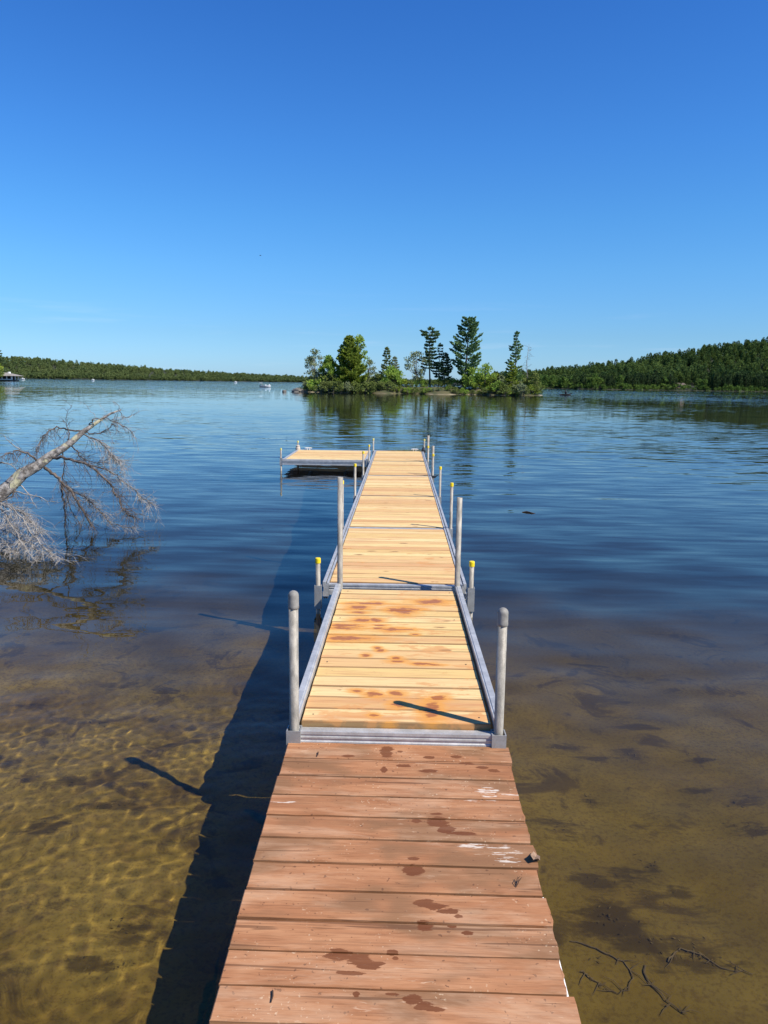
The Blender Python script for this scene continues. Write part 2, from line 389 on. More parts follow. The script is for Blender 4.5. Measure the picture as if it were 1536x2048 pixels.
wind = t.smooth(t.math('ADD', sep.outputs['Y'], t.math('MULTIPLY', t.noise(t.vm('MULTIPLY', p, (.3, 1, 1)), .03, 3, .55), 90.0)), 150.0, 200.0)
side = t.smooth(sep.outputs['X'], 14.0, 50.0)
wind = t.math('MAXIMUM', wind, t.math('MULTIPLY', side, t.smooth(t.math('ADD', sep.outputs['Y'], t.math('MULTIPLY', t.noise(t.vm('MULTIPLY', p, (.3, 1, 1)), .03, 3, .55), 70.0)), 78.0, 108.0)))
lee_z = t.math('MULTIPLY', t.math('MULTIPLY', t.smooth(sep.outputs['Y'], 12.0, 40.0), t.smooth(sep.outputs['Y'], 150.0, 118.0)), t.smooth(sep.outputs['X'], 46.0, 24.0))
calm = t.math('ADD', .5, t.math('MULTIPLY', t.smooth(t.noise(t.vm('MULTIPLY', p, (.35, 1, 1)), .05, 3, .55), .38, .62), .6))
s1 = slope_field(5.5, (.2, 1, 1), .33, (3, 7, 0))
s2 = slope_field(1.6, (.3, 1, 1), .06, (31, 17, 0))
s3 = slope_field(.25, (.2, 1, 1), .046, (11, 57, 0))
s1f = t.math('SUBTRACT', far, t.math('MULTIPLY', t.smooth(sep.outputs['Y'], 12.0, 45.0), .5))
sv = t.vm('ADD', t.vm('ADD', t.vm('SCALE', s1, s1f), t.vm('SCALE', s2, far)), s3)
sv = t.vm('SCALE', t.vm('SCALE', sv, calm), t.math('ADD', t.math('ADD', .3, t.math('MULTIPLY', far, .6)), t.math('MULTIPLY', wind, 1.5)))
sv = t.vm('SCALE', sv, t.math('SUBTRACT', 1.0, t.math('MULTIPLY', lee_z, .45)))
sv = t.vm('MULTIPLY', sv, (.4, 1, 0))
ng = t.new('NewGeometry').outputs['Normal']
nrm = t.vm('NORMALIZE', t.vm('ADD', ng, sv))
gl = t.new('BsdfGlass'); gl.inputs['IOR'].default_value = 1.333; gl.inputs['Roughness'].default_value = 0.0; gl.inputs['Color'].default_value = (.97, .97, .95, 1)
t.l.new(nrm, gl.inputs['Normal']); t.l.new(gl.outputs[0], t.out.inputs[0])
lake = link(bpy.data.objects.new('lake_water', np_mesh('lake_water', np.stack([X, Y, Z], -1).reshape(-1, 3), F, t.m, True)))
tag(lake, kind='structure'); lake.cycles.is_caustics_caster = True
def wet_receiver(o):
    o.cycles.is_caustics_receiver = True; return o


# ------------------------------------------------------------------ docks
TILT = -0.0037
def copy_obj(o, parent):
    c = o.copy(); COL.objects.link(c); c.parent = parent; return c

def post(parent, x, y, top, bottom, r, cap, r_cap=None, name='post'):
    """a pipe leg standing in the lake bed; local z = 0 is the deck top"""
    mb = MB()
    if cap is None:                                   # open pipe end
        mb.lathe([(r, bottom), (r, top), (r * .82, top), (r * .82, top - .05)], 18, (x, y, 0))
    else:
        mb.lathe([(r, bottom), (r, top - .01)], 18, (x, y, 0))
    po = wet_receiver(mb.build(name, M['galv'], parent, True))
    for pl in po.data.polygons:
        if abs(pl.normal.z) > .8: pl.use_smooth = False
    if cap == 'dome':
        rc = r * 1.13; pr = [(rc * .97, top - .062), (rc * 1.03, top - .060), (rc * 1.03, top - .048), (rc, top - .045), (rc, top)] + [(rc * math.cos(a), top + rc * .95 * math.sin(a)) for a in np.linspace(.25, 1.5, 6)]
        c = MB().lathe(pr, 18, (x, y, 0)).build('cap', M['grey_cap'], po, True)
    elif cap:
        rc = r * 1.16; c = MB().lathe([(rc, top - .042), (rc, top - .006), (rc * .9, top), (rc * .3, top + .001)], 16, (x, y, 0)).build('cap', M['yellow'] if cap == 'yellow' else M['yellow_pale'], po, False)
    return po

# rail profiles (x outwards from the deck edge, z up from the deck top)
RAIL = [(.006, -.115), (.006, .004), (.022, .004), (.022, -.012), (.032, -.012), (.032, .010), (.056, .010), (.056, -.030), (.050, -.034), (.050, -.070), (.058, -.074), (.058, -.115)]
GANG_RAIL = [(.012, -.110), (.012, -.020), (.010, .022), (.012, .030), (.020, .030), (.022, .034), (.052, .034), (.054, .030), (.054, -.030), (.048, -.034), (.048, -.072), (.056, -.076), (.056, -.110)]

def rail(parent, prof, edge, side, y0, y1, name='side_rail', mat=None):
    return MB().prism([(edge + side * a, z) for a, z in prof], 'y', y0, y1).build(name, mat or M['alu'], parent)

def end_rail(parent, x0, x1, y0, y1, z1=-.012, face=-1):
    """cross member with a grooved face"""
    f = y0 if face < 0 else y1; b = y1 if face < 0 else y0; s = 1 if face < 0 else -1
    pr = [(b, z1), (f, z1), (f, z1 - .014), (f + s * .004, z1 - .016), (f + s * .004, z1 - .024), (f, z1 - .026), (f, z1 - .034), (f + s * .004, z1 - .036), (f + s * .004, z1 - .046), (f, z1 - .05), (f, z1 - .09), (b, z1 - .09)]
    return MB().prism(pr, 'x', x0, x1).build('end_rail', M['alu'], parent)

_plank_cache = {}
def planks(parent, x0, x1, y0, y1, n, mat, thick=.028, gap=.006):
    pitch = (y1 - y0) / n; w = pitch - gap; L = x1 - x0
    key = (round(L, 3), round(w, 4), mat.name)
    if key not in _plank_cache:
        _plank_cache[key] = MB().box(-L/2, L/2, -w/2, w/2, -thick, 0, .003).mesh('plank', mat)
    me = _plank_cache[key]
    for k in range(n):
        o = link(bpy.data.objects.new('plank', me), parent)
        o.location = ((x0 + x1) / 2 + random.uniform(-.0015, .0015), y0 + (k + .5) * pitch + random.uniform(-.0007, .0007), random.uniform(-.002, .002))
        o.rotation_euler = (random.uniform(-.014, .014), random.uniform(-.0008, .0008), random.uniform(-.0012, .0012))

def bracket(parent, x, y, z0, z1, s=.033, cut=0.0, name='leg_bracket'):
    """square socket that holds a pipe leg to the frame; open at the top"""
    mb = MB(); t_ = .005
    for (a0, a1, b0, b1) in ((-s, s, -s, -s + t_), (-s, s, s - t_, s), (-s, -s + t_, -s + t_, s - t_), (s - t_, s, -s + t_, s - t_)):
        mb.box(x + a0, x + a1, y + b0, y + b1, z0, z1)
    return mb.build(name, M['alu_dark'], parent)

random.seed(5)
S_L = 2.44
# stains tracked on to the gangway planks (x, y, rx, ry in metres)
def on_gang(u, v):
    n = Vector((0, .0195, 1)).normalized(); d = ray(u, v); return CAM + d * ((Vector((0, 0, DECK)) - CAM).dot(n) / d.dot(n))
def stain(u, v, ru, rv):                      # from the photograph, on the deck plane
    a = on_gang(u, v); b = on_gang(u + ru, v); c_ = on_gang(u, v - rv)
    return (a.x, a.y, max((b - a).length, .006), max((c_ - a).length, .006))
g_st = []
for X_, Y_, rx, ry in [(880,262,60,9),(960,270,60,16),(1020,258,70,5),(1190,195,95,10),(1230,182,45,6),(560,240,60,9),(560,282,48,5),(640,205,130,5),(720,205,45,7),
                       (440,395,110,7),(430,420,100,7),(450,508,150,11),(745,395,45,4),(730,422,45,5),(870,432,90,9),(980,432,60,5),(1060,480,25,4),
                       (725,592,22,6),(750,620,25,6),(890,685,35,6),(900,715,50,6),(1100,735,60,6),(1220,745,50,4),(620,660,25,7),(545,975,40,8),(740,1005,30,8),(690,1000,50,12),(890,995,50,10),
                       (905,1095,45,16),(1200,1140,60,40),(1270,1040,50,14),(830,1268,35,9),(590,350,60,10),(710,350,45,8),(690,1188,30,8),(900,268,25,8)]:
    g_st.append(stain(590 + X_ / 4.389, 1160 + Y_ / 4.389, rx / 4.389 * 1.2, ry / 4.389 * 1.6))
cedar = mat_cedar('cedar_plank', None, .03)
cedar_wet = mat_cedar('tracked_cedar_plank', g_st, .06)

# --- gangway
GX0, GX1 = -.427, .486
g = thing('dock_gangway', 'narrow plank gangway with raised aluminium rails and orange-brown stains, between brown pier and wider dock', 'dock', (0, 0, DECK), (-.0195, TILT, 0))
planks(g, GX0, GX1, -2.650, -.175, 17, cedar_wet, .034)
rail(g, GANG_RAIL, GX0, -1, -2.655, -.135); rail(g, GANG_RAIL, GX1, 1, -2.655, -.135)
end_rail(g, GX0 - .012, GX1 + .012, -2.702, -2.653, -.030, -1)
end_rail(g, GX0 + .012, GX1 - .012, -.170, -.135, -.014, 1)
for xx in (-.10, .18):                                        # stringers under the planks
    MB().box(xx - .02, xx + .02, -2.645, -.175, -.10, -.036).build('stringer', M['alu_dark'], g)
for u_b, v_t, xx in ((0, .630, -.457), (0, .566, .517)):
    post(g, xx, -2.682, v_t, -.85, .0225, 'dome'); bracket(g, xx, -2.682, -.125, -.024, .034)
post(g, -.448, -.108, .905, -1.05, .0225, None); post(g, .512, -.132, .757, -1.05, .0225, None)
scr = MB().lathe([(.0045, 0), (.004, .0012)], 8).mesh('screw', M['black'])
for sx in (GX0 + .05, GX1 - .05):
    for k in (0, 5, 11, 16):
        o = link(bpy.data.objects.new('screw', scr), g); o.location = (sx + random.uniform(-.008, .008), -2.650 + (k + .5) * .1456, .0018)

# --- wide sections
labels = ['wide plank dock section joined to the end of the narrow gangway', 'second wide plank dock section beyond the gangway, short yellow-capped legs',
          'middle plank dock section between yellow-capped legs', 'plank dock section with a tall bare pipe clamped at its near corner',
          'last plank dock section of the walkway, beside the swim platform, cleat on its end']
W2 = .61; WX = .545
tops_l = [.23, .545, .475, .43, .345]; tops_r = [.222, .535, .45, .40, .335]
for k in range(5):
    y0 = k * S_L
    s = thing('dock_section', labels[k], 'dock', (0, y0, DECK + (0, .0, -.004, .0, .0)[k]), (0, TILT + random.uniform(-.001, .001), 0), 'wide dock sections in a row')
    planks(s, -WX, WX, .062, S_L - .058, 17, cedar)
    rail(s, RAIL, -WX, -1, .004, S_L - .004); rail(s, RAIL, WX, 1, .004, S_L - .004)
    end_rail(s, -WX - .004, WX + .004, .004, .056, -.010, -1); end_rail(s, -WX - .004, WX + .004, S_L - .054, S_L - .004, -.010, 1)
    for xx in (-.2, .2): MB().box(xx - .02, xx + .02, .06, S_L - .06, -.10, -.031).build('stringer', M['alu_dark'], s)
    bot = float(bed_depth(y0)) - DECK - .15
    for side, tp in ((-1, tops_l[k]), (1, tops_r[k])):
        xx = side * (W2 + .024 if k == 0 else W2 + .020)
        yy = -.056 if k == 0 else -.004
        post(s, xx, yy, tp, bot, .0195 if k == 0 else .0175, 'yellow')
        bracket(s, xx, yy, -.20 if k == 0 else -.13, .0, .028 if k == 0 else .024)
    if k == 0:                                               # bolts under the first bracket
        for side in (-1, 1):
            MB().tube([(side * .60, .02, -.13), (side * .56, .02, -.13)], .007, 6).build('bolt', M['galv'], s)
    if k in (3, 4):                                          # tall bare pipes on the right
        post(s, W2 + .022, (.10 if k == 4 else .16), .53 if k == 3 else .55, bot, .0235, None)
    if k == 3:
        c = MB().box(W2 - .02, W2 + .07, -.09, -.055, -.03, .015, .004); c.tube([(W2 + .07, -.07, 0), (W2 + .11, -.10, .03)], .01, 6); c.build('clamp', M['black'], s)
    if k == 4:
        for side, cap in ((-1, 'pale'), (1, 'pale')):
            post(s, side * (W2 + .015), S_L - .05, .30, bot - .4, .0175, cap); bracket(s, side * (W2 + .015), S_L - .05, -.13, .0, .024)
        MB().lathe([(.05, -.02), (.052, .05), (.03, .10), (.012, .115)], 10, (W2 - .005, S_L - .16, 0)).build('fender', M['black'], s)
        cl = MB(); cl.tube([(.30, S_L - .05, .045), (.34, S_L - .05, .05), (.44, S_L - .05, .05), (.48, S_L - .05, .045)], [.006, .01, .01, .006], 8)
        cl.tube([(.36, S_L - .05, -.012), (.36, S_L - .05, .05)], .008, 6); cl.tube([(.42, S_L - .05, -.012), (.42, S_L - .05, .05)], .008, 6); cl.build('cleat', M['white'], s)

# --- swim platform on the left of the last section
PX0, PX1, PY0, PY1 = -2.50, -.68, 9.80, 12.10
s = thing('swim_platform', 'square plank swim platform standing beside the end of the dock', 'dock', (0, 0, DECK), (0, TILT, 0))
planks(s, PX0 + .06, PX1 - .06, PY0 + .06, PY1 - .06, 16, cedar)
for (a, b) in ((PY0, PY0 + .055), (PY1 - .055, PY1)):
    MB().prism([(a, -.115), (a, .004), (b, .004), (b, -.012), (b, -.115)] if a == PY0 else [(a, -.115), (a, -.012), (a, .004), (b, .004), (b, -.115)], 'x', PX0, PX1).build('side_rail', M['alu'], s)
gr = MB()
for zz in (-.035, -.06): gr.box(PX0, PX1, PY0 - .006, PY0 - .002, zz - .006, zz)
gr.build('rail_groove', M['alu_dark'], s)
MB().box(PX0, PX0 + .05, PY0 + .058, PY1 - .058, -.10, .006).build('end_rail', M['alu'], s)
MB().box(PX1 - .05, PX1, PY0 + .058, PY1 - .058, -.10, .006).build('end_rail', M['alu'], s)
for xx in (-2.0, -1.2): MB().box(xx - .02, xx + .02, PY0 + .06, PY1 - .06, -.10, -.031).build('stringer', M['alu_dark'], s)
for xx, yy, tp, cap in ((PX0 - .03, PY0 + .03, .24, 'pale'), (PX0 + .02, PY1 + .02, .22, 'pale'), (PX1 + .01, PY0 - .03, .02, 'pale')):
    post(s, xx, yy, tp, -3.3, .0175, cap); bracket(s, xx, yy, -.13, .03, .026)
MB().lathe([(.055, -.02), (.06, .05), (.045, .07), (.05, .11), (.02, .12)], 10, (PX0 + .03, PY1 - .06, 0)).build('fender', M['rope'], s)
cl = MB(); cl.tube([(-2.30, PY1 - .06, .05), (-2.26, PY1 - .06, .055), (-2.16, PY1 - .06, .055), (-2.12, PY1 - .06, .05)], [.006, .01, .01, .006], 8)
cl.tube([(-2.24, PY1 - .06, 0), (-2.24, PY1 - .06, .055)], .008, 6); cl.tube([(-2.18, PY1 - .06, 0), (-2.18, PY1 - .06, .055)], .008, 6); cl.build('cleat', M['white'], s)

# --- old stained pier in the foreground, sloping a little towards the shore
PIER_Y, PIER_Z, SLOPE = -2.703, DECK - .030, .06
def on_pier(u, v):
    n = Vector((0, -SLOPE, 1)).normalized(); o = Vector((0, PIER_Y, PIER_Z)); d = ray(u, v)
    return CAM + d * ((o - CAM).dot(n) / d.dot(n))
def pspot(X_, Y_, rx, ry):
    u, v = 420 + X_ / 2.021, 1440 + Y_ / 2.021; a = on_pier(u, v); b = on_pier(u + rx / 2.021, v); c_ = on_pier(u, v - ry / 2.021)
    return (a.x, a.y, max((b - a).length, .004), max((c_ - a).length, .004))
wet = [pspot(*q) for q in [(712,128,26,24),(703,200,14,12),(560,145,24,5),(768,127,12,4),(885,150,20,5),(785,182,30,6),(885,205,42,7),(995,148,20,6),(1040,175,38,5),(1105,190,26,6),(1145,203,22,6),
       (920,412,46,22),(955,440,36,16),(1020,460,60,7),(838,408,22,9),(915,380,25,5),(815,607,42,26),(825,562,22,7),(865,742,36,16),(900,755,50,15),(965,775,45,13),(1005,795,20,9),(870,832,32,24),(980,832,20,8),(1037,860,24,9),
       (535,950,62,22),(600,965,50,26),(640,990,50,16),(680,985,30,9),(575,1022,60,9),(735,938,22,14),(750,962,14,8),(818,1130,36,26),(860,1155,42,16),(910,1168,46,9),(590,1105,14,12),(740,1108,30,6)]]
white = [pspot(*q) for q in [(1080,510,70,10),(1190,535,60,22),(1200,565,50,14),(1120,285,40,16),(1135,305,30,8),(1095,326,60,5),(290,330,50,4),(1220,300,40,4)]]
stained = mat_pier(wet, white)
pier = thing('wooden_pier', 'weathered brown stained wooden pier with wet footprints and peeling boards', 'pier', (0, PIER_Y, PIER_Z), (math.atan(SLOPE), 0, 0))
random.seed(21)
nb = 30; yb = -.002; pitches = [.132, .137, .135, .135, .133, .133, .133, .129, .122, .127, .123]
lens = {0: (-.484, .563), 9: (-.489, .548), 10: (-.486, .566), 11: (-.484, .570), 12: (-.482, .575)}
for k in range(nb):
    gap = {8: .0045, 9: .0055, 0: .007, 10: .010, 7: .009}.get(k, .0115) + random.uniform(0, .002); w = (pitches[k] if k < 11 else .128) * 1.03 - gap
    x0, x1 = lens.get(k, (-.488 + random.uniform(-.005, .005), .554 + random.uniform(-.006, .006)))
    n = 9; mb = MB(); V = []; ragged = 3 <= k <= 9
    hn, hf = [], []
    for i in range(n + 1):
        x = x0 + (x1 - x0) * i / n
        hn.append((x, yb - w + random.uniform(-.0012, .0012))); hf.append((x, yb + random.uniform(-.0012, .0012)))
    jr = (lambda a: random.uniform(-a, a)) if ragged else (lambda a: random.uniform(-a, a) * .25)
    end = [(x1 + jr(.007), yb - w * q) for q in (.22, .45, .68, .86)]
    outline = hf + end + hn[::-1]
    m = len(outline); th = .036; cc = .0035
    cx_, cy_ = sum(q[0] for q in outline) / m, sum(q[1] for q in outline) / m
    ins = [(q[0] + (cc if q[0] < cx_ else -cc) * (1 if abs(q[0] - cx_) > .5 else 0), q[1] + (cc if q[1] < cy_ else -cc)) for q in outline]
    V = [(q[0], q[1], -th) for q in outline] + [(q[0], q[1], -cc) for q in outline] + [(q[0], q[1], random.uniform(-.0008, .0008)) for q in ins]
    Fs = [tuple(range(m))]
    for i in range(m):
        j = (i + 1) % m; Fs += [(i, j, m + j, m + i), (m + i, m + j, 2*m + j, 2*m + i)]
    nn = len(hf); top = []                               # top in strips from far edge to near edge
    for i in range(n):
        a, b = 2*m + i, 2*m + i + 1; c_, d_ = 2*m + m - 1 - (i + 1), 2*m + m - 1 - i
        top.append((a, b, c_, d_))
    e0 = 2*m + n; top.append(tuple([e0] + [2*m + n + 1 + q for q in range(len(end))] + [2*m + n + 1 + len(end)]))
    mb.add(V, Fs + top); o = mb.build('plank', stained, pier)
    o.location.z = random.uniform(-.002, .002) + (.004 if k == 11 else 0)
    yb -= w + gap
for xx in (-.42, .03, .48):
    MB().box(xx - .02, xx + .02, yb + .02, -.02, -.165, -.041).build('stringer', M['dark_timber'], pier)
MB().box(.552, .562, -1.35, -.92, -.06, -.040).build('edge_strip', M['white'], pier)
for yy in (-.25, -2.0):
    for xx in (-.365, .425): wet_receiver(MB().tube([(xx, yy, -1.2), (xx, yy, -.045)], .035, 10).build('pile', M['dark_timber'], pier))

# small things lying on the pier
def pier_obj(u, v): return on_pier(u, v)
a = pier_obj(1071, 1722)
lf = MB(); prof = [(-.032,0,.006),(-.018,.016,.016),(.004,.02,.008),(.026,.012,.02),(.036,0,.010),(.024,-.014,.012),(.0,-.02,.004),(-.02,-.014,.014)]
lf.add([(0,0,.002)] + prof, [(0, i + 1, (i + 1) % 8 + 1) for i in range(8)])
lf.add([(0,0,.0005)] + [(x, y, z - .0018) for x, y, z in prof], [(0, (i + 1) % 8 + 1, i + 1) for i in range(8)])
o = lf.build('dry_leaf', mat_plain('dry_leaf_brown', (.24,.155,.10), .85, .3, 60)); o.location = a + Vector((-.004, 0, .006)); o.rotation_euler = (.1, .35, 1.2)
tag(o, 'curled dry brown leaf caught on the ragged edge of the brown pier', 'leaf')
def twig(name, pts, r, label, mat):
    o = MB().tube(pts, [r * (1 - .5 * i / (len(pts) - 1)) for i in range(len(pts))], 6).build(name, mat); return tag(o, label, 'twig', 'litter on the pier')
M['twig'] = mat_plain('twig_brown', (.05,.025,.015), .9)
for (p0, p1, lb) in (((545, 1984), (542, 2007), 'short dark twig lying near the wet footprints on a wide pier plank'), ((636, 1506), (634, 1514), 'tiny hooked twig on the pier plank beside the gangway')):
    a, b = pier_obj(*p0), pier_obj(*p1); mid = (a + b) / 2 + Vector((.003, 0, .002))
    twig('twig', [a + Vector((0, 0, .004)), mid + Vector((0, 0, .004)), b + Vector((0, 0, .004))], .0032, lb, M['twig'])
a, b = pier_obj(1031, 1776), pier_obj(1036, 1765)
tf = MB()
for q in range(5): tf.tube([a, a + (b - a) * .6 + Vector((random.uniform(-.01, .01), 0, .01)), b + Vector((random.uniform(-.014, .014), random.uniform(0, .02), .015 + .01 * random.random()))], [.0015, .0012, .0006], 4)
tag(tf.build('grass_tuft', M['twig']), 'small dry tuft growing from a gap between pier planks', 'grass tuft')

# ------------------------------------------------------------------ trees
def rot_basis(d):
    d = d / (np.linalg.norm(d, axis=-1, keepdims=True) + 1e-9)
    a = np.cross(d, np.array([0, 0, 1.0]) + .01); a /= (np.linalg.norm(a, axis=-1, keepdims=True) + 1e-9)
    return d, a, np.cross(d, a)
def leaves(P, D, ln, wd, r):
    """one folded diamond-shaped leaf clump (two triangles as a quad) at each point, along D, rolled at random"""
    n = len(P); d, a, b = rot_basis(D); q = r.random(n)[:, None] * 6.283
    s = a * np.cos(q) + b * np.sin(q); up = np.cross(d, s)
    ln = (ln * (.6 + .8 * r.random(n)))[:, None]; wd = (wd * (.6 + .8 * r.random(n)))[:, None]
    V = np.stack([P, P + d * ln * .55 + s * wd, P + d * ln + up * wd * .5, P + d * ln * .5 - s * wd], 1).reshape(-1, 3)
    return V, np.arange(4 * n).reshape(n, 4)
def tubes_to_mb(lst, n=5):
    mb = MB()
    for pts, rad in lst: mb.tube(pts, rad, n, True)
    return mb
def rand_dir(r, n):
    v = r.normal(size=(n, 3)); return v / np.linalg.norm(v, axis=1, keepdims=True)

def pine_geo(h, w, seed, bare=.25, layers=None, dens=1.0, droop=0.0, tip_up=.25, leaf=.30, shape=None, gappy=.15):
    """layered conifer: trunk + whorls of boughs with flat sprays of needles"""
    r = np.random.default_rng(seed); tubes = []; P = []; D = []
    lean = r.normal(size=2) * .015
    tz = np.linspace(0, h * .985, 9); tr = [(lean[0]*z + .04*math.sin(z*.7+seed), lean[1]*z, z) for z in tz]
    tubes.append((tr, [h * .016 * (1 - .93 * i / 8) + .012 for i in range(9)]))
    layers = layers or int(h * (1 - bare) / .62)
    for k in range(layers):
        f = (k + .5) / layers; z = h * (bare + (1 - bare) * f) - .1; s = (shape or (lambda f: (1 - f) ** .75 * (.55 + .45 * min(1, f * 5))))(f)
        nb = r.integers(4, 7); a0 = r.random() * 6.28
        for j in range(nb):
            if r.random() < gappy: continue
            az = a0 + j * 6.283 / nb + r.normal() * .3; L = w * .5 * s * (.6 + .55 * r.random()) + .12
            pts = []
            for q in np.linspace(0, 1, 5):
                pts.append((lean[0]*z + math.cos(az)*L*q, lean[1]*z + math.sin(az)*L*q, z + L * (-droop * q + tip_up * q * q) + (1 - f) * .0))
            tubes.append((pts, [.012 + .018 * L * (1 - q) * .6 for q in np.linspace(0, 1, 5)]))
            n = int((10 + 26 * L) * dens); q = .22 + .78 * r.random(n) ** .8
            i0 = np.minimum((q * 4).astype(int), 3); fr = (q * 4 - i0)[:, None]; pp = np.array(pts)
            c = pp[i0] * (1 - fr) + pp[i0 + 1] * fr
            side = np.array([-math.sin(az), math.cos(az), 0]); lat = (r.random(n) * 2 - 1)[:, None]
            c = c + side * lat * L * .30 * (1 - .45 * q[:, None]) + np.stack([np.zeros(n), np.zeros(n), r.normal(size=n) * .06 + .05], -1)
            d = np.array([math.cos(az), math.sin(az), .25 + tip_up * .8 - droop * .4]) + side * lat * .9 + r.normal(size=(n, 3)) * .35
            P.append(c); D.append(d)
    n = int(24 * dens); P.append(np.stack([r.normal(size=n)*.1 + lean[0]*h, r.normal(size=n)*.1 + lean[1]*h, h * (1 - .05 * r.random(n))], -1)); D.append(rand_dir(r, n) * .5 + np.array([0, 0, .8]))
    P = np.concatenate(P); D = np.concatenate(D)
    return tubes, leaves(P, D, leaf, leaf * .34, r)

def broad_geo(h, w, seed, crown0=.25, clumps=22, per=70, leaf=.2, trunk=1, sparse=0.0, tall=.0):
    """broadleaf tree or shrub: forked limbs carrying uneven clumps of leaves"""
    r = np.random.default_rng(seed); tubes = []; P = []; D = []
    stems = [np.array([r.normal() * .12 * w * (trunk > 1), r.normal() * .12 * w * (trunk > 1), 0]) for _ in range(trunk)]
    fork = []
    for st in stems:
        e = st + np.array([r.normal() * .06 * w, r.normal() * .06 * w, h * (crown0 + .18)])
        tubes.append(([st, (st + e) / 2 + r.normal(size=3) * .02 * h, e], [h * .016 / trunk ** .5 + .012, h * .013 / trunk ** .5 + .01, h * .009 / trunk ** .5 + .008])); fork.append(e)
    for k in range(clumps):
        f = r.random(); z = h * (crown0 + (1 - crown0) * (.06 + .9 * f)); prof = math.sin(math.pi * min(.98, .16 + .84 * f ** (.8 + tall))) ** .7
        az = r.random() * 6.283; rr = w * .5 * prof * (.25 + .75 * r.random() ** .5)
        c = np.array([math.cos(az) * rr, math.sin(az) * rr, z]); e = fork[k % len(fork)]
        mid = (c + e) / 2 + np.array([0, 0, -.04 * h])
        tubes.append(([e, mid, c], [h * .006 + .004, h * .004 + .004, .006]))
        n = int(per * (.6 + .8 * r.random()) * (1 - sparse)); R0 = w * (.10 + .10 * r.random())
        u = rand_dir(r, n) * (R0 * (r.random(n) ** .45))[:, None] * np.array([1, 1, .75])
        P.append(c + u); D.append(u / R0 + np.array([0, 0, .25]) + r.normal(size=(n, 3)) * .5)
    P = np.concatenate(P); D = np.concatenate(D)
    return tubes, leaves(P, D, leaf, leaf * .42, r)

def make_tree(name, label, cat, loc, geo, bark, leafm, group=None, rotz=0.0, crown='crown', trunk='trunk'):
    tubes, (V, F_) = geo; t_ = thing(name, label, cat, loc, (0, 0, rotz), group)
    tubes_to_mb(tubes).build(trunk, bark, t_, True)
    link(bpy.data.objects.new(crown, np_mesh(crown, V, F_, leafm)), t_)
    return t_

BK = mat_bark('pine_bark', (.05,.038,.03), (.12,.095,.075))
BK2 = mat_bark('grey_bark', (.13,.115,.10), (.26,.24,.21))
L_pine = mat_leaf('pine_needles', (0.106,0.194,0.066), (0.212,0.309,0.106), (0.133,0.236,0.114), .2)
L_dark = mat_leaf('dark_needles', (0.062,0.114,0.053), (0.121,0.189,0.075), (0.088,0.133,0.066), .2)
L_gold = mat_leaf('golden_green_needles', (0.175,0.245,0.034), (0.275,0.335,0.055), (0.22,0.29,0.05), .35)
L_green = mat_leaf('fresh_leaves', (0.186,0.345,0.055), (0.331,0.400,0.076), (0.265,0.386,0.076), .35)
L_olive = mat_leaf('olive_leaves', (0.118,0.172,0.047), (0.205,0.262,0.067), (0.196,0.220,0.075), .3)
L_grey = mat_leaf('grey_green_leaves', (0.168,0.231,0.103), (0.275,0.304,0.141), (0.255,0.293,0.169), .3)

# ------------------------------------------------------------------ the island
def iz(X_, Y_): return 560 + X_ / 2.793, 620 + Y_ / 2.793
ISL_Y = 124.0
M_PX = (ISL_Y - CAM.y) / F_PX                     # metres per photo pixel there
def ipos(X_, y=ISL_Y):
    p_ = on_y(*iz(X_, 460), y); return p_.x
def ihz(X_, Y_, y=ISL_Y): return on_y(*iz(X_, Y_), y).z
x_l, x_r = ipos(95), ipos(1468)
xs = np.linspace(x_l - 5, x_r + 5, 130); ys = np.linspace(ISL_Y - 12, ISL_Y + 16, 50)
X, Y, F = grid(xs, ys)
u_ = (X - (x_l + x_r) / 2) / ((x_r - x_l) / 2 + .2); v_ = (Y - (ISL_Y + 2.5)) / (5.2 + 1.2 * vnoise(X, Y * 0, 9, 12))
d_ = np.maximum(np.abs(u_) ** 3.2 + np.abs(v_) ** 2.4, 0)
Z = 1.15 * (1 - d_) + .10 * vnoise(X, Y, 3.1, 9) * (d_ < 1.6)
Z = np.where(Z < -.3, np.maximum(-.3 + (Z + .3) * 1.2, -5), Z)
t = NT('island_ground'); p = t.pos(); sep = t.new('SeparateXYZ'); t.l.new(p, sep.inputs[0])
c = t.mix(t.smooth(t.noise(p, .8, 4, .6), .4, .6), (.048,.055,.018), (.085,.075,.032))
c = t.mix(t.math('MULTIPLY', t.smooth(sep.outputs['Z'], .12, .04), t.smooth(t.noise(p, .25, 2, .5), .45, .6)), c, (.30,.25,.17)); t.base(c); t.rough(.95)
isl = link(bpy.data.objects.new('island_ground', np_mesh('island_ground', np.stack([X, Y, Z], -1).reshape(-1, 3), F, t.m, True))); tag(isl, kind='structure')
def ground_z(x, y):
    i = np.abs(xs - x).argmin(); j = np.abs(ys - y).argmin(); return max(float(Z[j, i]), .12) - .05
def itree(X_, top, width, kind, label, y=ISL_Y + 2, name=None, seed=0, **kw):
    x = ipos(X_, y); z0 = ground_z(x, y); h = ihz(X_, top, y) - z0; w = width / 2.793 * (y - CAM.y) / F_PX
    bark, lm = kw.pop('bark', BK), kw.pop('lm', L_pine)
    geo = pine_geo(h, w, seed, **kw) if kind == 'pine' else broad_geo(h, w, seed, **kw)
    return make_tree(name or ('pine_tree' if kind == 'pine' else 'leafy_tree'), label, 'tree', (x, y, z0), geo, bark, lm, 'trees on the island')
pine_shape = lambda f: (.34 + .9 * f * (f < .3) * 2.0 if f < .3 else 1.0 - .72 * ((f - .3) / .7) ** 1.4)
open_shape = lambda f: .55 + .45 * math.sin(f * 7.3 + .8) * .55 if f < .8 else .8 - (f - .8) * 2.2
